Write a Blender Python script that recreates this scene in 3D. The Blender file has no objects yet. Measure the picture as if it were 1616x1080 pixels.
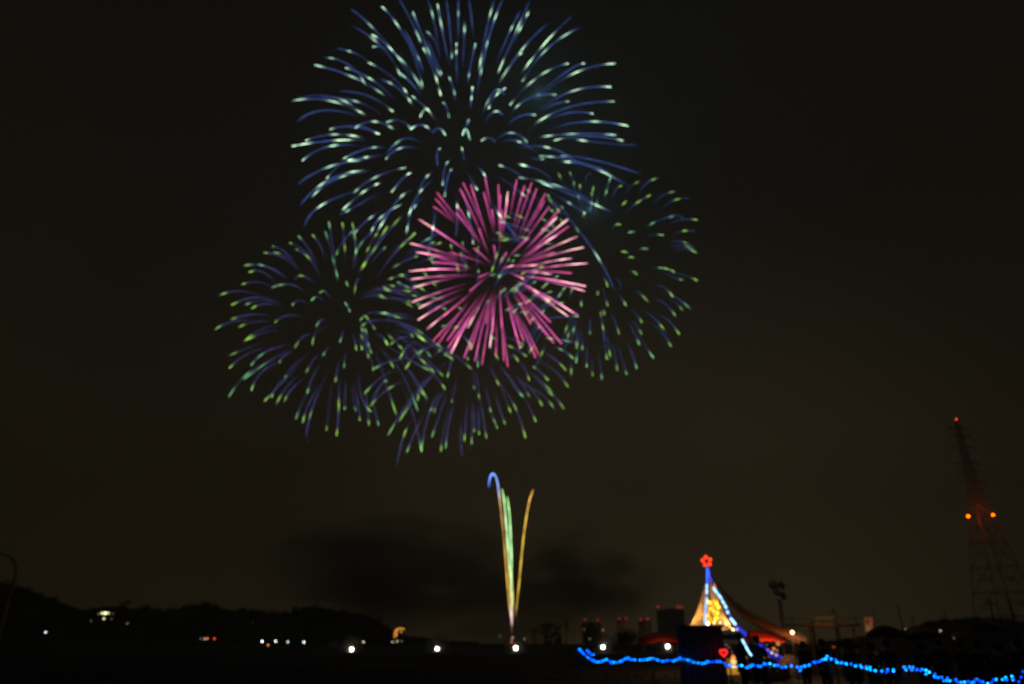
import bpy, bmesh, math, random
from mathutils import Vector, Matrix
R = math.radians
scene = bpy.context.scene
col = scene.collection
rnd = random.Random(7)

# ------------------------------------------------------------------ camera
F = 1100.0; TH = R(23.4); CAMH = 1.6; HOR = 1016.0
cd = bpy.data.cameras.new("camera"); cam = bpy.data.objects.new("camera", cd); col.objects.link(cam)
cam.location = (0, 0, CAMH); cam.rotation_euler = (R(90) + TH, 0, 0)
cd.sensor_width = 36.0; cd.lens = 36.0 * F / 1616.0
cd.clip_start = 0.1; cd.clip_end = 9000
cd.dof.use_dof = True                      # the photograph was focused just in front of the lens
cd.dof.focus_distance = 1.3
BLUR = 5.6                                 # blur disc in photo pixels
# c = f*A/(d) on the sensor ; A = f/N
_f = cd.lens / 1000.0
cd.dof.aperture_fstop = _f * _f / (1.3 - _f) / (BLUR / 1616.0 * 0.036)
scene.camera = cam
scene.cycles.transparent_max_bounces = 32
scene.view_settings.view_transform = 'Standard'; scene.view_settings.look = 'None'
scene.view_settings.exposure = 0.0; scene.view_settings.gamma = 1.0

S, C_ = math.sin(TH), math.cos(TH)
def ray(px, py):
    u = (px - 808.0) / F; v = (540.0 - py) / F
    return Vector((u, C_ - v * S, S + v * C_))
def at(px, py, D):                          # point seen there, D metres away over the ground
    r = ray(px, py); return Vector((0, 0, CAMH)) + r * (D / r.y)
def atz(px, py, zc):                        # same with depth along the lens axis
    return Vector((0, 0, CAMH)) + ray(px, py) * zc
def mpp(D): return D / 1199.0               # metres per photo pixel near the horizon

# ------------------------------------------------------------------ world: night sky with town glow
w = bpy.data.worlds.new("World"); scene.world = w; w.use_nodes = True
nt = w.node_tree; nt.nodes.clear()
out = nt.nodes.new('ShaderNodeOutputWorld'); bg = nt.nodes.new('ShaderNodeBackground')
bg.inputs['Strength'].default_value = 1.0
tc = nt.nodes.new('ShaderNodeTexCoord'); sep = nt.nodes.new('ShaderNodeSeparateXYZ')
nt.links.new(tc.outputs['Generated'], sep.inputs[0])
ramp = nt.nodes.new('ShaderNodeValToRGB'); e = ramp.color_ramp
e.elements[0].position = 0.0; e.elements[0].color = (0.0226, 0.0167, 0.0078, 1)
e.elements[1].position = 1.0; e.elements[1].color = (0.0026, 0.0023, 0.0018, 1)
for p, c in ((0.12, (0.0182, 0.0139, 0.0065)), (0.30, (0.0126, 0.0100, 0.0052)), (0.5, (0.0074, 0.0062, 0.0039)), (0.75, (0.0049, 0.0043, 0.0031))):
    x = e.elements.new(p); x.color = (*c, 1)
nt.links.new(sep.outputs['Z'], ramp.inputs[0])
# glow of the town on the right of the launch site
dot = nt.nodes.new('ShaderNodeVectorMath'); dot.operation = 'DOT_PRODUCT'
g = ray(1030, 900).normalized(); dot.inputs[1].default_value = g
nrm = nt.nodes.new('ShaderNodeVectorMath'); nrm.operation = 'NORMALIZE'
nt.links.new(tc.outputs['Generated'], nrm.inputs[0]); nt.links.new(nrm.outputs[0], dot.inputs[0])
mr = nt.nodes.new('ShaderNodeMapRange'); mr.interpolation_type = 'SMOOTHSTEP'
mr.inputs['From Min'].default_value = 0.86; mr.inputs['From Max'].default_value = 1.0
mr.inputs['To Min'].default_value = 0.84; mr.inputs['To Max'].default_value = 1.6
nt.links.new(dot.outputs['Value'], mr.inputs[0])
# slow cloud variation
ns = nt.nodes.new('ShaderNodeTexNoise'); ns.inputs['Scale'].default_value = 2.2; ns.inputs['Detail'].default_value = 3
nt.links.new(tc.outputs['Generated'], ns.inputs[0])
m2 = nt.nodes.new('ShaderNodeMapRange'); m2.inputs['From Min'].default_value = .3; m2.inputs['From Max'].default_value = .7
m2.inputs['To Min'].default_value = .86; m2.inputs['To Max'].default_value = 1.12
nt.links.new(ns.outputs['Fac'], m2.inputs[0])
mu = nt.nodes.new('ShaderNodeMath'); mu.operation = 'MULTIPLY'
nt.links.new(mr.outputs[0], mu.inputs[0]); nt.links.new(m2.outputs[0], mu.inputs[1])
sc = nt.nodes.new('ShaderNodeVectorMath'); sc.operation = 'SCALE'
nt.links.new(ramp.outputs[0], sc.inputs[0]); nt.links.new(mu.outputs[0], sc.inputs['Scale'])
nt.links.new(sc.outputs[0], bg.inputs['Color']); nt.links.new(bg.outputs[0], out.inputs['Surface'])

# ------------------------------------------------------------------ materials
MC = {}
def mat(name, c, rough=0.8, metal=0.0, scale=3.0, var=0.35, bump=0.2):
    if name in MC: return MC[name]
    m = bpy.data.materials.new(name); m.use_nodes = True; n = m.node_tree
    b = n.nodes['Principled BSDF']; b.inputs['Roughness'].default_value = rough; b.inputs['Metallic'].default_value = metal
    t = n.nodes.new('ShaderNodeTexNoise'); t.inputs['Scale'].default_value = scale; t.inputs['Detail'].default_value = 6
    o = n.nodes.new('ShaderNodeTexCoord'); n.links.new(o.outputs['Object'], t.inputs[0])
    r = n.nodes.new('ShaderNodeValToRGB')
    r.color_ramp.elements[0].position = .3; r.color_ramp.elements[1].position = .7
    r.color_ramp.elements[0].color = (*[x * (1 - var) for x in c], 1); r.color_ramp.elements[1].color = (*[min(1, x * (1 + var)) for x in c], 1)
    n.links.new(t.outputs['Fac'], r.inputs[0]); n.links.new(r.outputs[0], b.inputs['Base Color'])
    if bump:
        bu = n.nodes.new('ShaderNodeBump'); bu.inputs['Strength'].default_value = bump; bu.inputs['Distance'].default_value = .05
        n.links.new(t.outputs['Fac'], bu.inputs['Height']); n.links.new(bu.outputs[0], b.inputs['Normal'])
    MC[name] = m; return m
def emit(name, c, s, sample=False):
    if name in MC: return MC[name]
    m = bpy.data.materials.new(name); m.use_nodes = True; n = m.node_tree; n.nodes.clear()
    o = n.nodes.new('ShaderNodeOutputMaterial'); em = n.nodes.new('ShaderNodeEmission')
    em.inputs[0].default_value = (*c, 1); em.inputs[1].default_value = s
    n.links.new(em.outputs[0], o.inputs['Surface'])
    m.cycles.emission_sampling = 'FRONT_BACK' if sample else 'NONE'
    MC[name] = m; return m
def glow_mat():                              # colour of burning stars, kept along each trail
    m = bpy.data.materials.new('burning_star'); m.use_nodes = True; n = m.node_tree; n.nodes.clear()
    o = n.nodes.new('ShaderNodeOutputMaterial'); em = n.nodes.new('ShaderNodeEmission')
    a = n.nodes.new('ShaderNodeAttribute'); a.attribute_name = 'burn'
    n.links.new(a.outputs['Color'], em.inputs[0]); em.inputs[1].default_value = .5
    tr = n.nodes.new('ShaderNodeBsdfTransparent'); ad = n.nodes.new('ShaderNodeAddShader')   # burning gas: what is behind shines through
    n.links.new(em.outputs[0], ad.inputs[0]); n.links.new(tr.outputs[0], ad.inputs[1]); n.links.new(ad.outputs[0], o.inputs['Surface']); m.cycles.emission_sampling = 'NONE'
    return m
GLOW = glow_mat()
# lights seen as blur discs: colour wanted on the disc -> emitter strength for an emitter q photo pixels wide
def lampmat(c, q=2.6, sample=False):
    k = ((q * q + BLUR * BLUR) / (q * q))
    return emit('lit_%.3f_%.3f_%.3f_%.1f' % (*c, q), c, k, sample)

# ------------------------------------------------------------------ mesh helpers
def link(name, bm, m, parent=None, smooth=False, loc=None):
    me = bpy.data.meshes.new(name); bm.normal_update(); bm.to_mesh(me); bm.free()
    o = bpy.data.objects.new(name, me); col.objects.link(o)
    for x in (m if isinstance(m, (list, tuple)) else [m]): me.materials.append(x)
    if smooth:
        for p in me.polygons: p.use_smooth = True
    if loc is not None: o.location = loc
    if parent is not None:
        o.parent = parent
        if loc is None: o.location = -Vector(parent.location)     # built in world coordinates
    return o
def tag(o, label=None, cat=None, group=None, kind=None):
    if label: o['label'] = label
    if cat: o['category'] = cat
    if group: o['group'] = group
    if kind: o['kind'] = kind
    return o
def thing(name, loc, label, cat, group=None):
    o = bpy.data.objects.new(name, None); col.objects.link(o); o.location = loc; o.empty_display_size = .3
    return tag(o, label, cat, group)
def BM(): return bmesh.new()
def box(bm, a, b):
    a = Vector(a); b = Vector(b)
    r = bmesh.ops.create_cube(bm, size=1)
    for v in r['verts']:
        v.co = Vector(((a.x + b.x) / 2 + v.co.x * (b.x - a.x), (a.y + b.y) / 2 + v.co.y * (b.y - a.y), (a.z + b.z) / 2 + v.co.z * (b.z - a.z)))
    return r['verts']
def tube(bm, pts, rad, seg=6, closed=False, layer=None, cols=None):
    pts = [Vector(p) for p in pts]; n = len(pts); rings = []
    up = Vector((0.13, 0.31, 0.94)).normalized(); prev = None
    for i, p in enumerate(pts):
        if closed: t = pts[(i + 1) % n] - pts[i - 1]
        else: t = pts[min(i + 1, n - 1)] - pts[max(i - 1, 0)]
        if t.length < 1e-9: t = Vector((0, 0, 1))
        t.normalize()
        a = prev if prev is not None else up
        x = (a - t * a.dot(t))
        if x.length < 1e-4: x = Vector((1, 0, 0)) - t * t.x
        x.normalize(); prev = x; y = t.cross(x)
        r = rad[i] if isinstance(rad, (list, tuple)) else rad
        rings.append([bm.verts.new(p + (x * math.cos(2 * math.pi * k / seg) + y * math.sin(2 * math.pi * k / seg)) * r) for k in range(seg)])
        if layer is not None:
            for v in rings[-1]: v[layer] = (*cols[i], 1)
    m = n if closed else n - 1
    for i in range(m):
        A = rings[i]; B = rings[(i + 1) % n]
        for k in range(seg): bm.faces.new((A[k], A[(k + 1) % seg], B[(k + 1) % seg], B[k]))
    if not closed:
        bm.faces.new(rings[0][::-1]); bm.faces.new(rings[-1])
def ball(bm, c, r, sub=2, sq=(1, 1, 1)):
    v = bmesh.ops.create_icosphere(bm, subdivisions=sub, radius=1)['verts']
    for x in v: x.co = Vector(c) + Vector((x.co.x * r * sq[0], x.co.y * r * sq[1], x.co.z * r * sq[2]))
    return v
def lathe(bm, c, prof, seg=20):
    rings = [[bm.verts.new(Vector(c) + Vector((r * math.cos(2 * math.pi * k / seg), r * math.sin(2 * math.pi * k / seg), z))) for k in range(seg)] for r, z in prof]
    for A, B in zip(rings, rings[1:]):
        for k in range(seg): bm.faces.new((A[k], A[(k + 1) % seg], B[(k + 1) % seg], B[k]))
def quad3(p0, pm, p1, n):                   # quadratic through three points
    return [p0 * ((1 - t) * (1 - 2 * t)) + pm * (4 * t * (1 - t)) + p1 * (t * (2 * t - 1)) for t in [i / (n - 1) for i in range(n)]]
def pointlight(name, loc, c, p, rad=.1, parent=None):
    l = bpy.data.lights.new(name, 'POINT'); l.color = c; l.energy = p; l.shadow_soft_size = rad
    o = bpy.data.objects.new(name, l); col.objects.link(o); o.location = loc
    if parent is not None: o.parent = parent; o.location = Vector(loc) - Vector(parent.location)
    return o
BLACKM = mat('dark_painted_metal', (.05, .05, .055), .5, .6, 4)
WOODM = mat('weathered_wood', (.16, .11, .07), .85, 0, 6)
CONC = mat('stained_concrete', (.32, .31, .29), .9, 0, .5)
CABLE = mat('black_rubber_cable', (.03, .03, .03), .6, 0, 10)

# ------------------------------------------------------------------ ground
bm = BM()
N = 90
def gz(x, y):
    d = math.hypot(x, y)
    return 0.05 * math.sin(x * .23 + 1) * math.cos(y * .19) + (.03 * math.sin(x * .9 + y * .7)) if d < 250 else 0
xs = sorted(set([-4000, -2500, -1500, -900, -500, -250] + [i * 3 - 120 for i in range(80)] + [250, 500, 900, 1500, 2500, 4000]))
ys = sorted(set([-60, -30, -10] + [i * 3 for i in range(60)] + [190, 210, 240, 280, 340, 420, 600, 900, 1400, 2200, 4000, 7000]))
gv = [[bm.verts.new((x, y, gz(x, y))) for x in xs] for y in ys]
for j in range(len(ys) - 1):
    for i in range(len(xs) - 1): bm.faces.new((gv[j][i], gv[j][i + 1], gv[j + 1][i + 1], gv[j + 1][i]))
tag(link('field_ground', bm, mat('winter_field_soil', (.016, .013, .009), .95, 0, .6, .6, .6), smooth=True), kind='structure')
# rough winter grass in front
bm = BM()
for i in range(26000):
    y = 7 + 45 * rnd.random() ** 1.5; x = (rnd.random() * 2 - 1) * (y * .75 + 1)
    h = rnd.uniform(.04, .16); a = rnd.uniform(0, 6.28); ww = .006 + .0006 * y
    b = Vector((x, y, gz(x, y) - .01)); s = Vector((math.cos(a), math.sin(a), 0)) * ww; tip = b + Vector((rnd.gauss(0, .05), rnd.gauss(0, .05), h))
    bm.faces.new([bm.verts.new(b - s), bm.verts.new(b + s), bm.verts.new(tip)])
tag(link('grass', bm, mat('dry_winter_grass', (.020, .017, .011), .9, 0, 2, .4, 0)), kind='stuff')

# ------------------------------------------------------------------ fireworks
# every trail: inner x, y, middle x, y, outer x, y, then where along it the star flared (0 inner .. 1 outer)
def conv(txt, ox, oy, k):
    L = []
    for ln in txt.replace('\n', ' ').split('|'):
        v = [float(x) for x in ln.split()]
        if len(v) < 6: continue
        L.append(([(ox + v[0] / k, oy + v[1] / k), (ox + v[2] / k, oy + v[3] / k), (ox + v[4] / k, oy + v[5] / k)], v[6:]))
    return L
B1 = conv("""370 525 200 495 80 548|395 520 230 452 60 452 .1 .45 .9|380 505 215 430 55 457 .25|510 500 400 430 270 410 .0|455 510 330 450 180 440 .45
|475 430 330 345 160 292 .1 .5 .95|390 385 310 290 200 258 .1 .85|520 450 420 360 300 305 .55 1|610 490 540 400 450 355 .2 .75|580 425 500 340 400 280 .1 .95
|400 275 330 235 255 218 .6|640 430 590 370 520 310 .75|545 340 460 210 325 115 .05 .65|600 370 520 240 415 155 .4 .6 .95|510 230 410 115 320 40 .05 .5|640 400 530 250 420 210 .1 .4 1
|650 330 545 135 460 30 .6 .95|640 200 590 90 540 0 .1 .2|725 345 670 230 600 55 .1 .5 1|720 270 700 190 660 140 .9|725 430 690 310 645 215 .05 .3 .95|645 330 625 260 560 130 .5|645 400 615 280 580 190 .1
|730 345 715 300 665 180 .3|765 300 740 180 710 20 .75 1|720 265 695 100 665 0 .65|775 265 765 130 750 0 .05|800 380 795 290 795 195 .8 1|820 330 828 200 832 90 .8|803 200 803 80 803 0 .6
|870 180 862 80 850 0|845 390 855 310 880 195 .35 .98|858 490 862 440 867 390 .5 1|790 450 782 400 762 345 .35 .95|762 525 750 480 735 460 .05 .95|895 320 930 130 965 0 .1 .75|910 300 945 150 1000 0 .75
|885 420 905 320 935 180 .5 .95|980 330 1040 190 1125 0 .1 .2 .7|970 290 1030 150 1080 50 .6|1030 230 1080 130 1125 40 .5 .85|980 400 1060 265 1105 235 .7|980 380 1090 220 1205 105 .15 .5
|1075 345 1190 195 1315 70 .2 .5 .6|1090 365 1200 220 1345 125 .0 .45 .8|1035 470 1160 345 1295 285 .0 .38 .63 1|1150 430 1290 320 1365 285 .98|1170 430 1330 325 1505 285 .5 .95|1035 515 1120 440 1240 425 .22 1
|1160 500 1310 410 1485 390 .55 1|1140 560 1300 480 1500 455 .15 1|1170 500 1240 465 1295 455 1|1200 540 1300 505 1405 510 1|1025 560 1080 520 1150 515 .95|910 515 965 410 1012 430 .2 .7|940 485 970 430 1015 395 .0 .6 .95
|920 550 965 500 1005 520 .6|1215 580 1380 545 1565 565 .6 .95|1140 620 1310 600 1510 605 .2 .5 .95|1230 630 1380 610 1540 630 .05 .98|970 630 1040 595 1110 635 .5 1|1000 640 1060 630 1150 680 .6|1070 665 1200 660 1330 720 .5
|1165 700 1300 715 1480 770 .05 .2|1225 730 1370 740 1560 830 .25 .75|1080 740 1160 760 1225 810 .1|985 740 1050 765 1090 800 .05|1070 795 1240 830 1400 900 .05 .3 .5|1165 815 1330 880 1490 950 .1 .8|960 780 1070 850 1130 920 .65
|1200 850 1300 910 1370 955 .5 1|1220 890 1400 1110 1500 1300 .6|1110 700 1150 712 1185 712 1|885 740 915 775 930 800 .6|845 770 870 820 888 850 .9|818 660 825 690 828 720 .1|722 665 708 690 712 745 .05|770 720 745 745 733 830 .3 1|775 755 755 800 742 880 .1 1
|690 770 655 800 625 860 .35|690 805 625 870 580 970 .4 .9|650 880 600 940 570 1050 .4 .9|600 850 530 900 440 1040 .35 .9|550 915 450 980 410 1060 .1 .45 .8|470 935 380 1000 330 1060 .3 .8|450 865 350 920 270 965 .75
|600 775 565 790 505 860 .3 1|570 750 430 795 330 870 .05 .5 .9|485 815 400 845 285 940 .3 .6 .95|410 765 235 800 95 920 .2 .65|405 772 260 800 145 885 .4 .9|370 850 190 920 115 1015 .5|420 715 230 745 80 830 .2 .5
|410 712 300 725 215 800 .4 1|390 660 230 655 105 720 .45 1|395 630 240 630 60 655 .3 .4 .85 1|390 622 250 602 120 630 .2 .5 1|450 600 330 568 230 580 .0 1|530 590 430 545 340 575 .15 .5 .95|590 575 540 540 480 550 .05 .9
|690 595 640 560 590 580 .3 .95|745 605 715 575 685 600 .05|640 645 560 622 482 690 .7|625 665 540 665 480 712 .5 1|480 665 400 665 290 710 .35 1|470 695 390 705 300 720 .5 .9|720 560 665 490 595 430 .5 .95|690 530 660 490 632 525 .4 .98
|855 625 838 580 822 605 .2 .8 1|838 570 843 555 850 535 .9|905 632 940 617 970 640 .1|300 560 380 570 440 600 1|1060 735 1100 740 1130 755 .4|1250 700 1400 715 1620 780 .1|1300 620 1450 640 1610 650 .2
|820 860 850 960 870 1090 .5 1|950 900 1000 980 1080 1080 .4|700 930 690 1020 670 1120 .5|790 870 800 960 790 1060 .3""", 440, 0, 2.835)
BL = conv("""230 375 130 350 35 372 .85|330 300 240 245 145 243 .9|305 350 240 275 170 270 .95|330 300 280 260 205 235 .9|280 340 210 312 140 322 .95|410 360 350 322 270 335 .8 1|380 265 330 190 270 160 1|385 260 310 205 235 187 .97|370 250 330 205 275 185 .9
|475 295 430 215 370 172 .6 1|460 230 400 175 345 145 1|465 245 420 165 380 115 .9 .98|495 220 475 160 440 110 .95|555 330 530 220 495 95 .25 .5 .95|540 275 525 150 510 55 .9 .98|580 225 577 150 568 60 .4 .98|610 260 625 180 610 60 .5 .8 .98
|540 200 570 140 620 90 .1 .9|620 250 628 180 690 100 .5 .7|630 290 680 200 760 75 .3 .95|650 260 720 150 820 30 .1 .4 .9|710 300 790 190 880 105 .7 .9|592 330 587 318 585 308 .5|620 370 628 310 642 300 .2|600 437 592 420 580 400 .1 .9
|515 385 492 352 470 360 .8|495 405 465 375 437 388 .95 1|430 410 385 390 355 410 1|400 460 330 455 280 485 .95|455 320 400 285 365 300 .6|320 410 240 390 155 408 .95|310 420 240 405 180 425 .9|280 390 190 378 95 410 .95|260 455 180 450 95 470 .97
|285 485 200 480 125 505 .9|200 475 100 480 25 515 .9|310 500 230 510 150 565 .9|300 520 240 525 160 560 .9|240 570 170 590 75 630 .85|250 590 160 620 85 680 .95|440 535 400 545 365 592 .9|510 505 460 520 440 580 .9|498 475 475 475 457 500 .9
|350 580 250 605 180 665 .7 1|370 590 270 640 150 725 .7 .95|310 640 180 690 85 800 .6 .95|320 650 230 690 180 775 .95|360 610 320 625 300 655 1|435 605 350 680 325 720 .9|385 665 310 740 235 820 .95|350 700 300 740 265 805 .95|470 620 440 650 412 700 .9
|520 580 500 600 486 625 .9|570 515 565 540 558 568 .9|385 710 330 760 285 835 .85|410 720 350 770 320 825 .85|475 660 440 720 418 785 .95|460 740 410 800 370 895 .97|480 740 430 820 398 912 .92|500 710 440 850 412 980 .6|530 710 510 850 500 945 .95
|555 640 545 690 538 737 .9|552 700 552 850 543 967 .45 .95|582 610 578 640 575 677 .9|580 720 580 800 578 857 .92|608 720 615 800 625 862 .92|620 740 635 830 642 902 .95|635 690 650 800 692 865 .9|665 750 675 850 682 925 .9|690 780 705 850 722 922 .95
|610 525 620 560 628 602 .9|632 540 645 570 652 600 .9|660 590 690 640 700 687 .95|710 530 740 550 760 580 .9|710 580 750 620 787 678 .9|700 590 740 700 797 877 .93|740 600 820 700 890 862 .93|820 750 870 880 905 1032 .97|790 620 860 700 930 812 .9
|640 385 700 370 765 387 .8|690 345 720 340 775 350 .9|640 480 700 440 790 460 .1 .8|645 505 680 480 720 478 .2|700 450 740 445 805 460 .5 .95|690 480 800 480 912 532 .95|780 520 840 525 868 545 .9|690 390 780 380 870 420 .9|640 370 740 345 860 352 .95|760 580 850 640 945 690 .9""", 330, 330, 2.7)
BB = conv("""620 310 450 480 270 740 .93|510 400 340 600 190 840 .93|350 750 300 850 250 1060 .4|450 680 380 820 325 960 .95|540 540 470 720 425 960 .95|500 400 430 480 400 600 .9|560 520 525 600 490 672 .9|600 500 545 600 515 690 .85|610 540 560 680 500 855 .95
|680 430 655 540 640 610 .9|670 590 620 760 600 932 .95|640 620 590 780 565 955 .95|750 590 740 750 730 890 .88|710 720 705 850 715 990|780 560 785 740 782 905 .94|800 360 800 450 800 515 .9|810 360 825 480 838 600 .85|795 600 800 740 800 820 .9
|830 600 832 740 836 835 .95|845 580 865 720 888 865 .93|880 480 900 580 920 682 .9|910 340 940 410 980 492 .85|935 520 980 650 1020 765 .93|920 680 940 730 965 792 .6 .95|970 400 1010 540 1060 682 .93|1000 500 1090 640 1165 860 .5 .96|980 340 1040 420 1150 570 .97
|1050 460 1100 520 1140 562 .9|1150 570 1190 640 1238 745 .95|1080 400 1150 490 1192 570 .9|1100 420 1210 520 1282 632 .93|1140 470 1290 560 1372 667 .8|1150 380 1300 480 1437 655 .6 .95|1200 400 1270 470 1360 565 .9|1110 300 1160 370 1190 450 .95|1050 310 1080 275 1110 315 .95
|900 220 930 240 970 300 .9|1240 310 1370 380 1465 500 .95|1200 350 1250 375 1325 450 .3 .97|1270 240 1370 300 1450 380 .8 .95|1340 205 1430 240 1505 300 .4 .9|480 200 400 250 310 378 .9|400 190 330 210 275 297 .9|450 190 620 250 782 372 .95|380 210 480 320 582 422 .93
|290 210 420 300 515 395 .6 .93|300 180 400 190 492 287 .95|380 330 500 400 597 517 .93|320 400 420 520 465 607 .6|380 150 280 150 205 202 .9|100 115 150 140 185 197 .9|380 290 200 320 95 372 .9|240 380 130 440 20 550 .9|330 450 180 520 60 640 .4 .9|200 480 150 470 70 620 .3
|240 100 300 60 460 180 .9|620 110 700 120 790 220 .9|820 180 825 260 826 360 .9|750 200 752 260 755 310 .9|650 260 635 330 610 430 .93|1290 60 1240 100 1180 230 .3|1310 180 1280 260 1230 360 .5""", 570, 500, 4.489)
BR = conv("""375 155 400 110 445 80 .9|440 145 480 90 540 62 .8|505 200 550 150 615 128 .9|545 220 610 170 690 162 .6|380 235 430 185 497 145 .6 .98|480 295 550 260 620 245 .2 .85|550 270 610 238 660 260|585 290 640 262 722 262 .95|600 335 650 315 715 315 .6|480 350 510 332 562 335 .9
|590 375 650 365 717 405 .6|585 390 640 380 690 395 .85|600 420 650 400 717 417 .95|585 405 650 385 705 412 .9|440 405 460 398 492 400 .7|375 445 400 438 422 443 .7|400 510 415 505 437 522 .8|358 415 375 412 395 418 .5|390 325 405 320 430 320 .5|490 490 560 490 615 510 .4 .6 .9
|540 490 600 530 655 545 .9|570 525 640 520 722 550 .95|510 575 560 580 605 625 .95|550 605 620 630 692 687 .85|545 630 610 650 657 697 .85|510 635 570 660 617 717 .93|425 600 450 610 490 652 .8|345 615 365 635 383 667 .9|325 535 350 550 360 590|270 530 285 545 297 578 .9
|410 685 435 710 460 748 .93|465 690 520 730 575 797 .8|525 710 580 735 637 805 .95|490 745 550 790 597 862 .95|310 695 330 740 352 803 .93|410 740 430 760 460 805 .9|395 750 420 790 447 852 .95|425 775 470 850 515 917 .85 .95|385 835 410 890 435 967 .95|345 855 365 920 388 997 .95
|290 795 300 850 312 927 .8|315 840 330 900 343 977 .93|255 885 262 950 270 1020 .9|220 875 222 940 226 1002 .93|200 845 198 900 198 962 .93|213 715 213 760 213 802 .93|275 665 278 690 282 712 .8|180 780 178 830 176 875 .93|150 760 150 800 150 872 .9|130 920 125 960 125 1007 .7
|172 630 172 650 172 670 .8|250 590 250 603 250 617 .8|365 192 375 182 385 172 .5|275 175 290 130 312 55 .5 .95|320 160 335 120 362 100 .95|225 150 226 130 230 105 .8|140 130 138 100 138 80 .8|165 150 166 120 166 95 .9|200 100 195 60 215 40|215 240 218 200 222 180 .9|315 310 330 287 355 283 .9|180 250 185 235 190 225 .6""", 860, 260, 3.0)
# pink shell: outer end, inner end, 1 = tip burning white
PK = [tuple(float(x) for x in s.split()) for s in """285 140 400 290 0|275 170 380 300 0|265 210 370 290 0|195 275 450 450 1|380 240 490 380 0|415 90 520 320 0|400 120 500 330 0|455 100 540 370 0|520 140 570 320 0|525 60 555 200 0|495 320 545 450 0|560 225 575 320 0|593 100 597 290 0|612 230 600 410 0|570 405 578 500 0|603 150 598 300 0
685 75 655 240 0|725 105 665 330 0|760 90 680 330 0|785 120 700 360 0|830 145 710 370 0|825 180 730 340 0|850 210 700 420 0|900 225 730 430 0|885 265 720 440 1|940 275 740 450 1|945 310 700 500 0|885 355 720 470 1|990 360 700 500 1|1020 415 690 510 1|960 470 700 520 1|1040 495 720 540 1|960 545 700 535 0|1030 610 700 560 1|1025 635 780 570 1|975 600 720 560 1
860 550 680 535 1|790 505 640 510 1|970 745 700 590 1|990 755 760 620 0|940 760 740 630 1|855 690 680 580 1|800 650 690 580 1|720 575 640 540 1|870 895 690 660 0|910 900 700 650 0|835 855 680 680 0|755 800 670 640 0|795 955 690 740 0|780 970 660 700 0|700 920 620 600 0|685 865 640 700 0|640 1015 620 850 0|620 985 600 660 0|580 960 582 780 0|610 820 600 600 0
510 1005 570 650 0|475 985 540 680 0|455 930 530 690 0|420 970 510 740 0|565 840 560 650 0|350 945 490 700 0|355 950 520 640 1|380 880 470 720 0|340 920 420 790 0|265 885 420 720 0|290 900 440 680 0|235 825 400 700 1|190 780 400 660 1|195 720 430 620 1|160 690 430 600 1|160 620 420 560 1|155 575 450 560 1|145 535 440 520 1|240 525 400 530 1|150 395 400 470 1|180 440 400 480 1
210 440 430 520 0|265 490 440 510 0|350 440 540 500 0|495 565 560 540 0|450 635 540 560 0|635 440 600 510 0|745 365 640 470 0|670 505 600 530 1|640 180 615 330 0|735 700 660 600 0|530 800 560 640 0|320 760 450 650 0|875 440 690 500 0|470 420 560 500 0""".replace('\n', '|').split('|')]

def lerp(a, b, t): return tuple(x + (y - x) * t for x, y in zip(a, b))
MR = random.Random(11)
def trail(parent, pxs, flares, cpx, Rpx, zc0, base, flare, tipdim, depth_sign, W=1.35, K=2.6, fl_w=.05, label=None):
    mp = zc0 / F
    r1 = math.hypot(pxs[2][0] - cpx[0], pxs[2][1] - cpx[1]); q = min(1, r1 / Rpx)
    dz = depth_sign * math.sqrt(max(0, 1 - q * q)) * Rpx * mp
    s0 = .45
    P = [Vector((x, y, 0)) for x, y in pxs]
    n = 34
    pp = quad3(P[0], P[1], P[2], n)
    pts, cols, rad = [], [], []
    jit = MR.choice([MR.uniform(.45, .8), MR.uniform(.75, 1.25), MR.uniform(.75, 1.25)])
    L = (P[2] - P[0]).length; wob = L * MR.uniform(.10, .22); ph = MR.uniform(0, 6.28)
    sg = [max(fl_w, 3.2 / max(L, 8)) * MR.uniform(.8, 1.35) for _ in flares]
    st = [MR.uniform(.55, 1.15) for _ in flares]
    for i, p in enumerate(pp):
        t = i / (n - 1)
        s = s0 + (1 - s0) * t
        zc = zc0 + dz * s
        pts.append(atz(p.x, p.y, zc))
        ends = min(1, t / .45 + .08) * min(1, (1 - t) / .10 + .15)
        c = tuple(x * jit * ends for x in base)
        c = tuple(x * (1 + .22 * math.sin(t * wob + ph) + .12 * math.sin(t * wob * 2.7 + ph * 2)) for x in c)
        f = sum(a * math.exp(-((t - u) / g) ** 2) for a, u, g in zip(st, flares, sg))
        f = min(f, 1.25); c = tuple(x * max(0, 1 - f) + y * f for x, y in zip(c, flare))
        cols.append(tuple(x * K for x in c)); rad.append(W * .5 * zc / F * (.55 + .45 * min(1, ends * .6 + f)))
    bm = BM(); lay = bm.verts.layers.float_color.new('burn')
    tube(bm, pts, rad, 5, layer=lay, cols=cols)
    return link('star_trail', bm, GLOW, parent)
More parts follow.
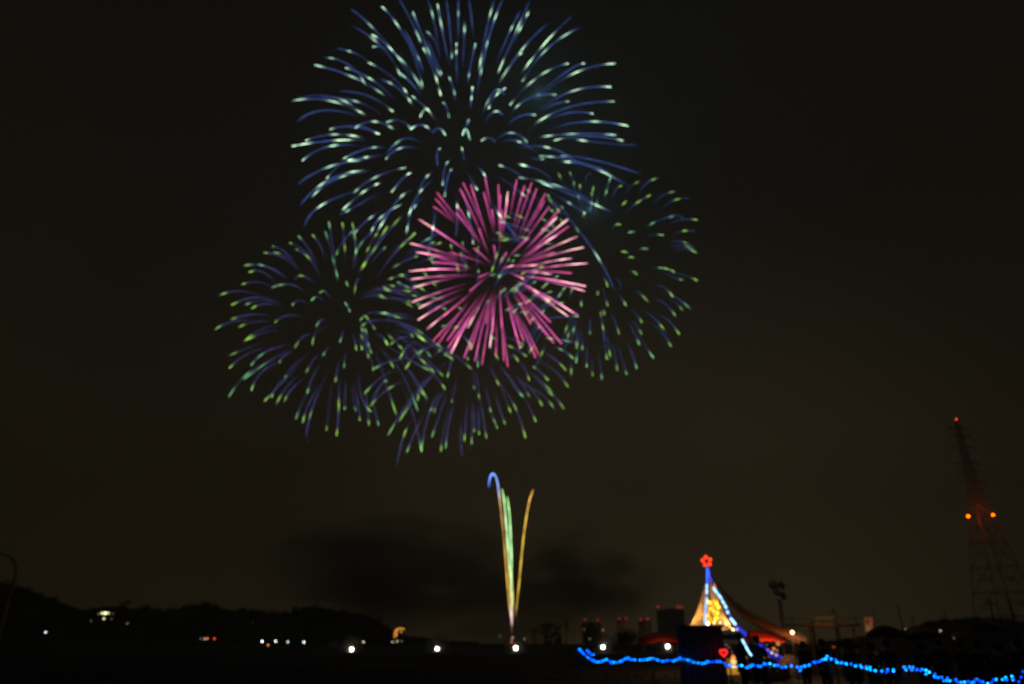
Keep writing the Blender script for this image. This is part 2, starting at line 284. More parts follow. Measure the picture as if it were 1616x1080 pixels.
def burst(lst, cpx, Rpx, zc0, base, flare, label, fill=0, fillbox=None, **kw):
    c = atz(cpx[0], cpx[1], zc0)
    o = thing('firework_burst', c, label, 'firework', 'firework shells bursting over the field')
    L = list(lst)
    for _ in range(fill):                    # stars of the same shell crossing the pink one: same ball, same burning time
        while True:
            d = Vector((MR.gauss(0, 1), MR.gauss(0, 1), MR.gauss(0, 1))).normalized()
            ex = cpx[0] + d.x * Rpx; ey = cpx[1] + d.y * Rpx + Rpx * .05
            if fillbox[0] < ex < fillbox[2] and fillbox[1] < ey < fillbox[3]: break
        f = lambda s: (cpx[0] + d.x * Rpx * s, cpx[1] + d.y * Rpx * s + Rpx * .16 * (s ** 3) * .7)
        L.append(([f(.62), f(.82), f(1.0)], [MR.choice([.9, .95, .6])] + ([.2] if MR.random() < .3 else [])))
    for k, (p, fl) in enumerate(L[:100]):
        fc = flare(MR) if callable(flare) else flare
        trail(o, p, fl, cpx, Rpx, zc0, base, fc, True, 1 if MR.random() < .5 else -1, **kw)
    if len(L) > 100:
        bm = BM(); lay = bm.verts.layers.float_color.new('burn')
        tmp = []
        for p, fl in L[100:]:
            fc = flare(MR) if callable(flare) else flare
            t = trail(None, p, fl, cpx, Rpx, zc0, base, fc, True, 1 if MR.random() < .5 else -1, **kw)
            tmp.append(t); bm.from_mesh(t.data)
        for t in tmp:
            me = t.data; bpy.data.objects.remove(t); bpy.data.meshes.remove(me)
        x = link('star_trails', bm, GLOW, o); x['kind'] = 'stuff'
    return o
def fl1(r): return lerp((.85, 1.35, .82), (.28, .62, .50), r.random() ** 1.5)
def fl2(r): return lerp((.23, .45, .05), (.13, .40, .19), r.random() ** 2.5)
Z = 437.0
burst(B1, (735, 222), 272, Z, (.022, .045, .165), fl1, 'large blue firework burst with pale green flares, topmost and widest of the five')
burst(BL, (546, 482), 205, Z + 15, (.019, .021, .080), fl2, 'blue firework burst with green tips at the lower left of the pink one', fill=26, fillbox=(580, 350, 720, 560), W=1.4, fl_w=.065)
burst(BB, (748, 535), 176, Z - 10, (.020, .022, .082), fl2, 'blue firework burst with green tips straight below the pink one', fill=46, fillbox=(600, 350, 925, 560), W=1.4, fl_w=.065)
burst(BR, (933, 418), 172, Z + 25, (.010, .018, .065), fl2, 'sparse blue firework burst with short green tips to the right of the pink one', fill=46, fillbox=(770, 260, 960, 570), W=1.4, fl_w=.065)
# pink shell
pc = (785.6, 431.5)
po = thing('firework_burst', atz(pc[0], pc[1], Z - 25), 'dense pink firework burst of straight rays in the middle of the five', 'firework', 'firework shells bursting over the field')
for _ in range(14):
    a_ = MR.uniform(0, 6.283); r_ = MR.uniform(250, 440); q_ = MR.uniform(.2, .45)
    PK.append((590 + math.cos(a_) * r_, 548 + math.sin(a_) * r_ * 1.02, 590 + math.cos(a_) * r_ * q_, 540 + math.sin(a_) * r_ * q_, 1 if MR.random() < .3 else 0))
for v in PK[:100]:
    ox, oy, ix, iy, tip = v
    o_ = (600 + ox / 3.178, 260 + oy / 3.178); i_ = (600 + ix / 3.178, 260 + iy / 3.178)
    if math.hypot(o_[0] - i_[0], o_[1] - i_[1]) > 45:      # rays glow on further towards the centre
        k = MR.uniform(.0, .25); i_ = (i_[0] + (pc[0] - i_[0]) * k, i_[1] + (pc[1] - i_[1]) * k)
    m_ = ((o_[0] + i_[0]) / 2 + MR.uniform(-1, 1), (o_[1] + i_[1]) / 2 - abs(o_[0] - i_[0]) * .02)
    r1 = math.hypot(o_[0] - pc[0], o_[1] - pc[1]); q = min(1, r1 / 146)
    dz = (1 if MR.random() < .5 else -1) * math.sqrt(1 - q * q) * 146 * (Z - 25) / F
    pp = quad3(Vector((*i_, 0)), Vector((*m_, 0)), Vector((*o_, 0)), 16)
    pts, cols, rad = [], [], []
    j = MR.uniform(.6, 1.1); tipc = lerp((.85, .42, .32), (1.0, .70, .55), MR.random()) if tip else (.25, .03, .03)
    u0 = MR.uniform(.82, .93); wd = MR.uniform(.09, .16)
    for i, p in enumerate(pp):
        t = i / 15; zc = Z - 25 + dz * (.35 + .65 * t)
        pts.append(atz(p.x, p.y, zc))
        fade = min(1, t / .35 + .06)
        c = lerp((.16, .014, .055), (.40, .05, .23), min(1, t * 1.5))
        c = tuple(x * j * fade for x in c)
        f = math.exp(-((t - u0) / wd) ** 2) + (.25 * math.exp(-((t - .55) / .06) ** 2) if tip else 0); c = tuple(x * (1 + .15 * math.sin(t * 23 + u0 * 90)) for x in c)
        cols.append(tuple((x + y * f) * 2.45 for x, y in zip(c, tipc))); rad.append(.5 * 1.45 * zc / F * (.7 + .3 * min(1, t * 2)))
    bm = BM(); lay = bm.verts.layers.float_color.new('burn'); tube(bm, pts, rad, 5, layer=lay, cols=cols)
    link('star_trail', bm, GLOW, po)

# comets climbing from the launch site
def comet(pts_z, stops, W, label, D=350):
    P = [(730 + x / 3.373, 730 + y / 3.373) for x, y in pts_z]
    base = at(*P[-1], D); base.z = max(base.z, 0)
    o = bpy.data.objects.new
    # smooth the path
    V = [Vector((*p, 0)) for p in P]; path = []
    for i in range(len(V) - 1):
        a = V[max(i - 1, 0)]; b = V[i]; c = V[i + 1]; d = V[min(i + 2, len(V) - 1)]
        for k in range(6):
            t = k / 6
            path.append(.5 * ((2 * b) + (c - a) * t + (2 * a - 5 * b + 4 * c - d) * t * t + (3 * b - a - 3 * c + d) * t ** 3))
    path.append(V[-1]); n = len(path)
    acc = [0]
    for i in range(1, n): acc.append(acc[-1] + (path[i] - path[i - 1]).length)
    pts, cols, rad = [], [], []
    for i, p in enumerate(path):
        t = acc[i] / acc[-1]
        for (t0, c0), (t1, c1) in zip(stops, stops[1:]):
            if t0 <= t <= t1: c = lerp(c0, c1, (t - t0) / (t1 - t0)); break
        fl = 1 + .28 * math.sin(t * 37 + W * 5) + .15 * math.sin(t * 91)
        pts.append(at(p.x, p.y, D)); cols.append(tuple(x * 2.3 * fl for x in c)); rad.append(W * .5 * .3 * (1 if t < .8 else 1 - (t - .8) * 2.5))
    bm = BM(); lay = bm.verts.layers.float_color.new('burn'); tube(bm, pts, rad, 6, layer=lay, cols=cols)
    return tag(link('comet', bm, GLOW), label, 'firework comet', 'comets rising from the launch site')
GOLD = (.42, .23, .03); GOLDd = (.20, .09, .015)
comet([(140, 135), (143, 95), (153, 66), (165, 62), (180, 85), (190, 135), (205, 260), (222, 430), (235, 600), (250, 770), (261, 860)],
      [(0, (.01, .02, .12)), (.06, (.10, .25, .9)), (.15, (.22, .42, .95)), (.2, (.25, .25, .5)), (.26, (.45, .26, .10)), (.45, GOLDd), (.6, GOLD), (.85, GOLD), (.93, (.30, .2, .16)), (1, (.03, .012, .006))], 2.4,
      'comet trail hooked over in blue at its top, gold below, leftmost of four')
comet([(209, 140), (222, 210), (234, 350), (243, 470), (252, 600), (258, 720), (258, 800), (260, 870)],
      [(0, (.14, .30, .06)), (.06, (.36, .62, .26)), (.35, (.55, .85, .42)), (.6, (.45, .60, .25)), (.82, (.45, .40, .12)), (.92, (.5, .36, .34)), (1, (.04, .012, .008))], 2.3,
      'pale green comet trail, the taller of the two green ones')
comet([(237, 182), (250, 280), (257, 420), (261, 530), (260, 610), (266, 700), (264, 790), (263, 850), (262, 915)],
      [(0, (.14, .32, .06)), (.06, (.32, .66, .22)), (.4, (.45, .85, .36)), (.62, (.40, .55, .2)), (.78, (.45, .42, .12)), (.86, (.55, .42, .44)), (.92, (.35, .18, .16)), (.95, (.09, .03, .015)), (1, (.03, .01, .006))], 2.3,
      'pale green comet trail, the shorter of the two green ones')
comet([(377, 143), (352, 220), (328, 370), (312, 520), (302, 630), (290, 740), (280, 830)],
      [(0, (.2, .05, .01)), (.05, (.5, .28, .05)), (.3, (.5, .32, .04)), (.7, (.42, .26, .03)), (.92, (.28, .15, .02)), (1, (.04, .015, .005))], 2.3,
      'gold comet trail standing apart to the right of the green ones')

# ------------------------------------------------------------------ smoke
def smoke(name, c, size, dens, color, label, aniso=0, seedv=0, blob=None):
    bm = BM(); ball(bm, (0, 0, 0), 1, 3)
    o = link(name, bm, None or mat('tmp', (0, 0, 0)), loc=c); o.scale = size
    m = bpy.data.materials.new(name + '_volume'); m.use_nodes = True; n = m.node_tree; n.nodes.clear()
    ou = n.nodes.new('ShaderNodeOutputMaterial'); v = n.nodes.new('ShaderNodeVolumePrincipled')
    v.inputs['Color'].default_value = (*color, 1); v.inputs['Anisotropy'].default_value = aniso
    t = n.nodes.new('ShaderNodeTexCoord'); no = n.nodes.new('ShaderNodeTexNoise'); no.inputs['Scale'].default_value = 2.6; no.inputs['Detail'].default_value = 6
    no.noise_dimensions = '4D'; no.inputs['W'].default_value = seedv
    ln = n.nodes.new('ShaderNodeVectorMath'); ln.operation = 'LENGTH'
    n.links.new(t.outputs['Object'], no.inputs['Vector']); n.links.new(t.outputs['Object'], ln.inputs[0])
    a = n.nodes.new('ShaderNodeMath'); a.operation = 'SUBTRACT'      # 1 - r
    a.inputs[0].default_value = 1.0; n.links.new(ln.outputs['Value'], a.inputs[1])
    b = n.nodes.new('ShaderNodeMath'); b.operation = 'MULTIPLY_ADD'; b.inputs[1].default_value = 2.6; b.inputs[2].default_value = -1.30
    n.links.new(no.outputs['Fac'], b.inputs[0])
    ad = n.nodes.new('ShaderNodeMath'); ad.operation = 'ADD'; n.links.new(a.outputs[0], ad.inputs[0]); n.links.new(b.outputs[0], ad.inputs[1])
    mrr = n.nodes.new('ShaderNodeMapRange'); mrr.inputs['From Min'].default_value = .0; mrr.inputs['From Max'].default_value = 1.15; mrr.inputs['To Max'].default_value = dens
    mrr.interpolation_type = 'SMOOTHSTEP'
    edge = n.nodes.new('ShaderNodeMapRange'); edge.inputs['From Min'].default_value = 0; edge.inputs['From Max'].default_value = .3
    n.links.new(a.outputs[0], edge.inputs[0])
    fm = n.nodes.new('ShaderNodeMath'); fm.operation = 'MULTIPLY'
    n.links.new(ad.outputs[0], mrr.inputs[0]); n.links.new(mrr.outputs[0], fm.inputs[0]); n.links.new(edge.outputs[0], fm.inputs[1])
    n.links.new(fm.outputs[0], v.inputs['Density']); n.links.new(v.outputs[0], ou.inputs['Volume'])
    m.cycles.volume_step_rate = 1.0
    o.data.materials.clear(); o.data.materials.append(m)
    return tag(o, label, 'smoke', None, 'stuff')
smoke('launch_smoke', at(620, 895, 640), (135, 120, 55), .022, (.45, .38, .27), 'dark bank of launch smoke drifting left of the comets', seedv=1.3)
smoke('launch_smoke', at(890, 912, 630), (105, 95, 50), .020, (.45, .38, .27), 'dark bank of launch smoke drifting right of the comets', seedv=4.1)
smoke('launch_smoke', at(740, 960, 635), (190, 82, 45), .017, (.40, .34, .25), 'low smoke lying over the launch site behind the comets', seedv=7.7)
smoke('burst_smoke', atz(960, 190, 570), (120, 45, 125), .005, (.6, .62, .6), 'faint bluish smoke hanging right of the large blue burst', seedv=2.6)
# the burning shells light that smoke
for x_, y_, p_ in ((850, 150, 14000), (930, 330, 10000)): pointlight('burst_light', atz(x_, y_, 425), (.25, .72, .85), p_, 0)

# ------------------------------------------------------------------ far hills, wood and trees on the left, low hill on the right
SKY = [(-260, 880), (-80, 905), (0, 919), (20, 926), (45, 934), (66, 944), (84, 946), (100, 955), (112, 963), (140, 965), (180, 966), (205, 963), (240, 965), (262, 967), (285, 960), (330, 956), (365, 963), (395, 965), (425, 966), (440, 974), (455, 968), (480, 961), (515, 961), (560, 968), (590, 976), (610, 990), (640, 1003), (700, 1010), (760, 1013)]
def prof(pts, x):
    for (a, b), (c, d) in zip(pts, pts[1:]):
        if a <= x <= c: return b + (d - b) * (x - a) / (c - a)
    return pts[0][1] if x < pts[0][0] else pts[-1][1]
def hill(name, pts, D, depth, m, step=8):
    bm = BM(); rows = []
    x0, x1 = pts[0][0], pts[-1][0]; xs_ = list(range(int(x0), int(x1) + 1, step))
    for j in range(13):
        v = j / 12; yy = D + depth * v; sh = math.sin(math.pi * min(1, v * 1.0)) ** .8 if 0 < v < 1 else 0
        row = []
        for x in xs_:
            p = at(x, prof(pts, x), D + depth * .5)
            h = max(.0, p.z) * sh * (1 + .05 * math.sin(x * .07 + j)) if v != .5 else p.z
            row.append(bm.verts.new((p.x * (yy / (D + depth * .5)), yy, h - .3)))
        rows.append(row)
    for A, B in zip(rows, rows[1:]):
        for k in range(len(A) - 1): bm.faces.new((A[k], A[k + 1], B[k + 1], B[k]))
    return tag(link(name, bm, m, smooth=True), kind='structure')
HM = mat('wooded_hill_soil', (.035, .045, .030), .95, 0, .05, .5, .3)
hill('wooded_hill', SKY, 620, 260, HM)
LEAF = mat('dark_evergreen_leaves', (.035, .055, .030), .85, 0, .8, .5, 0)
BARK = mat('rough_bark', (.09, .07, .05), .95, 0, 3)
def crown(bm, c, r, n, q, r_=rnd, sq=.8):
    lobes = [(Vector(c) + Vector((r_.gauss(0, .38), r_.gauss(0, .38), r_.gauss(0, .32))) * r, r * r_.uniform(.35, .65)) for _ in range(7)]
    for _ in range(n):
        lc, lr = r_.choice(lobes)
        d = Vector((r_.gauss(0, 1), r_.gauss(0, 1), r_.gauss(0, 1) * sq)).normalized() * lr * r_.uniform(.5, 1.05)
        p = lc + d; a = Vector((r_.gauss(0, 1), r_.gauss(0, 1), r_.gauss(0, 1))).normalized(); b = a.orthogonal().normalized(); c2 = a.cross(b)
        s = q * r_.uniform(.6, 1.3)
        bm.faces.new([bm.verts.new(p + b * s), bm.verts.new(p + c2 * s * .8), bm.verts.new(p - b * s), bm.verts.new(p - c2 * s * .7)])
bm = BM()
for i in range(250):
    x = rnd.uniform(-120, 610); D = rnd.uniform(655, 760); k = rnd.uniform(0, 1) ** .5
    p = at(x, prof(SKY, x) + rnd.uniform(-2.5, 5), D)
    zz = max(2.5, p.z - 1.5) * (1 if rnd.random() < .6 else rnd.uniform(.25, 1))
    r = rnd.uniform(3.4, 6.0) * (.6 if zz < 4 else 1)
    crown(bm, (p.x, D, zz), r, 130, .85)
tag(link('hillside_wood', bm, LEAF), kind='stuff')
def tree(px, pytop, wpx, D, label, leaf=.6, group='trees standing out along the skyline'):
    top = at(px, pytop, D); w_ = wpx * mpp(D); b = Vector((top.x, D, 0)); H = top.z
    o = thing('tree', b, label, 'tree', group)
    bm = BM(); rr = random.Random(int(px))
    tube(bm, [b + Vector((0, 0, -.3)), b + Vector((.01 * H, 0, H * .35)), b + Vector((-.01 * H, 0, H * .8))], [H * .03, H * .022, H * .008], 8)
    for k in range(6):
        a = rr.uniform(0, 6.28); z = H * rr.uniform(.35, .7)
        tube(bm, [b + Vector((0, 0, z)), b + Vector((math.cos(a) * w_ * .3, math.sin(a) * w_ * .3, z + H * .15))], [H * .012, H * .004], 5)
    link('trunk', bm, BARK, o)
    bm = BM(); r = w_ * .5
    crown(bm, b + Vector((0, 0, H - r * .95)), r, 900, leaf * w_ * .05 + .03, rr)
    crown(bm, b + Vector((0, 0, H * .55)), r * .9, 500, leaf * w_ * .05 + .03, rr)
    link('crown', bm, LEAF, o)
    return o
tree(86, 941, 40, 600, 'broad dark tree on the left slope beside the steep end of the hill')
tree(199, 945, 24, 600, 'round dark tree that rises above the skyline right of the lit hillside house')
tree(232, 953, 20, 600, 'small round tree second to the right of the lit hillside house')
tree(332, 949, 38, 590, 'wide dark tree at the top of the middle rise of the wood')
tree(500, 953, 46, 580, 'broad dark tree on the skyline above the row of four white lamps')
tree(985, 990, 42, 420, 'dark bushy tree in front of the distant flats, left of the red tent', group=None)
SKR = [(1290, 1012), (1380, 1000), (1430, 992), (1445, 988), (1465, 981), (1500, 977), (1540, 975), (1580, 977), (1616, 980), (1700, 984), (1800, 1000)]
hill('low_hill', SKR, 190, 90, HM, 6)
bm = BM()
for i in range(90):
    x = rnd.uniform(1440, 1760); D = rnd.uniform(215, 245); p = at(x, prof(SKR, x) + rnd.uniform(-1.5, 3), D)
    crown(bm, (p.x, D, p.z - .8), rnd.uniform(.8, 1.5), 90, .22)
tag(link('low_hill_shrubs', bm, LEAF), kind='stuff')

# ------------------------------------------------------------------ lattice pylon with warning lamps
PM = mat('galvanised_steel', (.42, .40, .38), .55, .7, 2)
D = 250.0; pb = Vector((165.4, D, 0))
py = thing('power_pylon', pb, 'tall lattice steel power pylon with three red warning lamps at the right edge', 'pylon')
prof_p = [(0, 8.2), (9.9, 6.9), (17.5, 5.9), (25.7, 5.0), (34, 3.8), (43, 2.65), (49.5, 1.8), (56, 1.15), (62, .95), (68, .8), (74, .6), (78, .25)]
def hw(z):
    for (a, b), (c, d) in zip(prof_p, prof_p[1:]):
        if a <= z <= c: return b + (d - b) * (z - a) / (c - a)
    return prof_p[-1][1]
bm = BM()
def cor(z): h = hw(z); return [pb + Vector((sx * h, sy * h, z)) for sx, sy in ((-1, -1), (1, -1), (1, 1), (-1, 1))]
lv = [0, 9.9, 17.5, 25.7, 34, 39, 43, 46.5, 49.5, 52.5, 54.5, 56, 58, 60, 62, 64, 66, 68, 70, 72, 74, 76, 78]
for a, b in zip(lv, lv[1:]):
    A = cor(a); B = cor(b); t = .12 if a < 50 else .09
    for k in range(4):
        tube(bm, [A[k], B[k]], t * 1.5, 4)
        tube(bm, [A[k], B[(k + 1) % 4]], t * .8, 4); tube(bm, [A[(k + 1) % 4], B[k]], t * .8, 4)
        tube(bm, [B[k], B[(k + 1) % 4]], t, 4)
        if a < 34:
            m = (A[k] + A[(k + 1) % 4] + B[k] + B[(k + 1) % 4]) / 4
            tube(bm, [(A[k] + B[k]) / 2, m], t * .6, 4); tube(bm, [(A[(k + 1) % 4] + B[(k + 1) % 4]) / 2, m], t * .6, 4)
            tube(bm, [m, (B[k] + B[(k + 1) % 4]) / 2], t * .6, 4)
link('lattice_frame', bm, PM, py)
wires = []
for pyy, ext in ((676, 3.6), (689, 3.8), (706, 4.0), (731, 4.2), (745, 4.4), (761, 4.6)):
    z = at(1520, pyy, D).z; h = hw(z); bm = BM()
    for s in (-1, 1):
        tip = pb + Vector((s * ext, 0, z))
        for sy in (-1, 1):
            tube(bm, [pb + Vector((s * h, sy * h, z)), tip], .09, 4); tube(bm, [pb + Vector((s * h, sy * h, z + 1.1)), tip], .07, 4)
        for k in (1, 2, 3):
            q = k / 4; x = s * (h + (ext - h) * q); tube(bm, [pb + Vector((x, h * (1 - q), z)), pb + Vector((x, -h * (1 - q), z))], .05, 4)
        ins = BM(); tube(ins, [tip + Vector((0, 0, -.02 - .11 * k)) for k in range(12)], [.10 if k % 2 else .16 for k in range(12)], 8)
        ca = link('crossarm', bm, PM, py) if s == 1 else None
        link('insulator', ins, mat('brown_glazed_porcelain', (.12, .05, .03), .3), py)
        if s == 1: wires.append(tip + Vector((0, 0, -1.3)))
        if s == -1: wires.append(tip + Vector((0, 0, -1.3)))
for k, (x, yy, c, q) in enumerate(((1509, 662, (.75, .035, .008), 2.6), (1528, 815, (3.2, .42, .003), 4.2), (1567, 813, (3.0, .38, .003), 4.0))):
    zz = at(x, yy, D); c0 = Vector((zz.x, D - (hw(zz.z) if k else 0), zz.z)); c0 = at(x, yy, c0.y)
    r = q * .5 * mpp(D)
    bm = BM(); ball(bm, c0, r, 3); g_ = link('warning_lamp', bm, lampmat(c, q, True), py)
    bm = BM(); tube(bm, [c0 + Vector((0, 0, -r * .9)), c0 + Vector((0, 0, -r - .5))], .22, 10)
    if k: tube(bm, [c0 + Vector((0, 0, -r - .5)), Vector((pb.x + (c0.x - pb.x) * .8, c0.y, c0.z - r - .5))], .08, 6)
    link('lamp_base', bm, BLACKM, py)
# red light thrown on the steel by the two lower lamps
for x, yy in ((1532, 815), (1562, 813)): pointlight('warning_light', at(x, yy, D - 6.5) + Vector((0, 0, 1.2)), (1, .05, .02), 260, 0, py)
for k, wv in enumerate(wires[::1]):
    if k % 2 == 0: continue
    bm = BM(); e = wv + Vector((160, 40, 4)); pts = [wv.lerp(e, t / 14) - Vector((0, 0, 14 * (t / 14) * (1 - t / 14))) for t in range(15)]
    tube(bm, pts, .045, 4)
    nm = ['topmost', 'second', 'third', 'fourth', 'fifth', 'lowest'][k // 2]
    tag(link('power_line', bm, CABLE), '%s of the thin power lines running right from the pylon arms' % nm, 'power line', 'power lines on the pylon')

# ------------------------------------------------------------------ far buildings
def slab(x0, x1, ytop, D, label, c, nx, nz, litp, litc, lamps=(), depth=22, group='distant blocks of flats'):
    a = at(x0, ytop, D); b = at(x1, ytop, D); H = a.z
    ctr = Vector(((a.x + b.x) / 2, D, 0)); o = thing('apartment_block', ctr, label, 'building', group)
    bm = BM(); box(bm, (a.x, D, -.5), (b.x, D + depth, H)); link('wall', bm, mat('far_wall_%d' % x0, c, .9, 0, .1, .2), o)
    bm = BM(); box(bm, (a.x + (b.x - a.x) * .35, D + 3, H - .01), (a.x + (b.x - a.x) * .6, D + 9, H + 3)); link('roof_house', bm, CONC, o)
    r = random.Random(x0); Wd = b.x - a.x; n = 0
    for j in range(nz):
        z = H * (j + .6) / (nz + .2)
        bm = BM(); box(bm, (a.x + .3, D - 1.2, z - H / nz * .30), (b.x - .3, D - .003, z - H / nz * .24)); link('balcony', bm, CONC, o)
        for i in range(nx):
            if n >= 100: break
            n += 1; xx = a.x + Wd * (i + .5) / nx; wv = Wd / nx * .30; hh = H / nz * .26
            bm = BM(); box(bm, (xx - wv, D - .12, z - hh * .6), (xx + wv, D - .004, z + hh))
            lit = r.random() < litp
            k = r.uniform(.4, 1.3)
            link('window', bm, emit('facade_glow_%s_%d' % (x0, int(k * 5)), tuple(v * int(k * 5) / 5 for v in litc), 1.0) if lit else mat('dark_window_glass', (.02, .022, .025), .15, 0, 1, .1, 0), o)  # glowing panes stand in for orange street light on the facades
    for lx, ly in lamps:
        p = at(lx, ly, D + 2); bm = BM(); ball(bm, p, 1.35 * mpp(D), 2); link('warning_lamp', bm, lampmat((.22, .008, .010), 2.7), o)
        bm = BM(); tube(bm, [p - Vector((0, 0, 1.3 * mpp(D))), Vector((p.x, p.y, H - .5))], .25, 6); link('lamp_mast', bm, BLACKM, o)
    return o
slab(1038, 1079, 962, 2040, 'tall plain grey slab block with three red roof lamps, nearest the light tree', (.62, .60, .50), 8, 12, .0, (.1, .05, .01), [(1038.5, 958), (1070, 957.5), (1076, 958.5)])
slab(1009, 1027, 980, 2210, 'narrow orange lit tower block with two red lamps just left of the grey slab block', (.60, .40, .22), 4, 10, .7, (.16, .07, .016), [(1011, 977.5), (1022, 977)])
slab(975, 991, 979, 2210, 'narrow orange lit tower block with two red lamps, second left of the grey slab block', (.60, .40, .22), 4, 10, .7, (.15, .07, .016), [(977, 976.5), (988, 976.3)])
slab(919, 948, 983, 2125, 'wide dim block with two red lamps left of the two orange tower blocks', (.42, .38, .28), 7, 8, .08, (.08, .045, .014), [(923.5, 978), (943.5, 978)])
slab(892, 900, 979, 1900, 'slim tower with orange street glow put into its panes left of the wide dim block', (.6, .42, .2), 2, 10, .9, (.17, .095, .02))
slab(853, 886, 985, 1900, 'low orange tinted block beside the slim glowing tower', (.6, .42, .22), 6, 7, .5, (.07, .038, .01))
slab(840, 850, 992, 1850, 'small orange tinted block nearest the rising comets', (.6, .42, .22), 3, 5, .5, (.12, .055, .012))

# hillside house with the lit windows on the left
D = 560; a = at(150, 962, D); b = at(183, 980, D)
o = thing('hillside_house', Vector(((a.x + b.x) / 2, D, 0)), 'house high on the left hillside with a row of bright yellow windows', 'house')
bm = BM(); box(bm, (a.x, D, -1), (b.x, D + 9, a.z)); link('wall', bm, mat('plaster_wall', (.05, .05, .045), .9, 0, .5, .2), o)
bm = BM(); z = a.z; m_ = D + 4.5
v = [bm.verts.new(p) for p in ((a.x - 1, D - 1, z), (b.x + 1, D - 1, z), (b.x + 1, D + 10, z), (a.x - 1, D + 10, z), (a.x + 3, m_, z + 2.2), (b.x - 3, m_, z + 2.2))]
for f in ((0, 1, 5, 4), (1, 2, 5), (2, 3, 4, 5), (3, 0, 4), (3, 2, 1, 0)): bm.faces.new([v[i] for i in f])
link('roof', bm, mat('grey_roof_tiles', (.03, .03, .035), .8, 0, 2), o)
for x, y, c, w_ in ((156, 969, (.06, .05, .02), 1.4), (161.5, 968, (.45, .45, .24), 1.7), (166.5, 968, (.9, .85, .45), 1.9), (171, 968, (.35, .34, .14), 1.5), (164, 976.5, (.28, .28, .12), 1.8), (178, 968.5, (.03, .02, .006), 1.4), (176, 977, (.022, .015, .006), 1.6)):
    p = at(x, y, D - .1); bm = BM(); h_ = w_ * mpp(D) * .75; box(bm, (p.x - h_, D - .25, p.z - h_), (p.x + h_, D - .01, p.z + h_))
    link('window', bm, lampmat(c, 2.6), o)

# ------------------------------------------------------------------ lamps far and near
def lamp_post(px, pyy, D, c, label, q=2.4, cat='street lamp', name='street_lamp', group='street lamps along the far side of the field', sample=False):
    p = at(px, pyy, D); g0 = Vector((p.x, D + .6, 0)); o = thing(name, g0, label, cat, group)
    r = q * .5 * mpp(D); z = max(p.z, r + .05); p.z = z
    bm = BM(); tube(bm, [g0, Vector((p.x, D + .6, z + r * 1.6 + .3))], [.12, .07], 8); link('post', bm, BLACKM, o)
    bm = BM(); tube(bm, [Vector((p.x, D + .6, z + r * 1.6 + .25)), Vector((p.x, D, z + r * 1.1))], .06, 6); box(bm, (p.x - r * .8, D - r * .8, z + r * .9), (p.x + r * .8, D + r * .8, z + r * 1.1)); link('lamp_arm', bm, BLACKM, o)
    bm = BM(); ball(bm, p, r, 2); link('lamp_globe', bm, lampmat(c, q, sample), o)
    return o
WB = (.62, .72, .80)
lamp_post(72, 998, 520, (.42, .50, .58), 'single bluish white lamp low on the dark slope at the far left')
lamp_post(143.5, 980, 540, (.02, .022, .018), 'dim grey lamp left of the hillside house')
lamp_post(201, 984, 540, (.10, .025, .010), 'dim reddish lamp right of the hillside house')
lamp_post(317, 1008.2, 560, (.03, .035, .035), 'dim grey lamp left of the two small red lamps')
lamp_post(323, 1008.5, 565, (.16, .15, .15), 'grey white lamp touching the left one of two small red lamps', 2.2)
lamp_post(327, 1008, 560, (.45, .07, .02), 'left one of the two small red lamps, touching a white lamp', 2.2)
lamp_post(338.3, 1008, 560, (.32, .03, .012), 'right one of the two small red lamps, standing alone', 2.2)
lamp_post(413.5, 1012.5, 560, (.85, .95, 1.0), 'leftmost and brightest of the row of four white lamps', 2.8)
lamp_post(435, 1012, 560, (.70, .76, .70), 'second from the left of the row of four white lamps')
lamp_post(454.3, 1013.2, 560, (.33, .40, .38), 'third and dimmest of the row of four white lamps')
lamp_post(479.6, 1013.8, 560, (.70, .76, .78), 'rightmost of the row of four white lamps')
lamp_post(423, 1018.3, 420, (.30, .09, .02), 'small orange lamp below and between the first two white lamps', 2.2)
lamp_post(546, 1014, 540, (.035, .04, .035), 'very dim lamp just above left of the leftmost floodlight', 2.2)
lamp_post(551.5, 1016.3, 450, (.14, .055, .03), 'dim orange lamp touching the top of the leftmost floodlight', 2.2)
lamp_post(562.5, 1013.2, 540, (.10, .11, .07), 'dim greenish lamp right of the leftmost floodlight', 2.2)
lamp_post(573.5, 1013.4, 540, (.36, .42, .30), 'pale lamp second to the right of the leftmost floodlight')
lamp_post(619.5, 1013.2, 520, (.14, .17, .09), 'greenish lamp under the foot of the orange lit sign', 2.2)
lamp_post(626.6, 1012.2, 520, (.17, .16, .11), 'cream lamp under the middle of the orange lit sign', 2.2)
lamp_post(633.8, 1012.2, 520, (.035, .035, .022), 'dimmest lamp under the right end of the orange lit sign', 2.2)
lamp_post(789, 1004.5, 600, (.03, .024, .008), 'very dim yellow lamp left of the comets’ foot', 2.2)
lamp_post(808.8, 1006.7, 380, (.42, .38, .26), 'pale lamp at the foot of the rising comets, above the middle floodlight', 2.2)
lamp_post(828, 1008.6, 560, (.11, .095, .035), 'dim yellow lamp right of the comets’ foot', 2.2)
lamp_post(922, 993.5, 900, (.055, .026, .006), 'dim orange lamp in front of the wide dim block with two red lamps', 2.2)
lamp_post(951.8, 994.4, 900, (.13, .06, .018), 'orange lamp in front of the flats, above the fourth floodlight', 2.2)
lamp_post(930.5, 1008.3, 500, (.03, .035, .025), 'dim grey lamp between the middle and the fourth floodlight', 2.2)
lamp_post(1025.5, 1011.3, 300, (.05, .045, .035), 'dim grey lamp at the left end of the red tent roof', 2.4)
lamp_post(1484, 995.8, 120, (.15, .15, .11), 'dim white lamp on the slope of the low hill', 2.6, group='lamps on the low hill')
lamp_post(1428.5, 992.8, 130, (.035, .035, .025), 'tiny dim lamp at the left foot of the low hill', 2.2, group='lamps on the low hill')
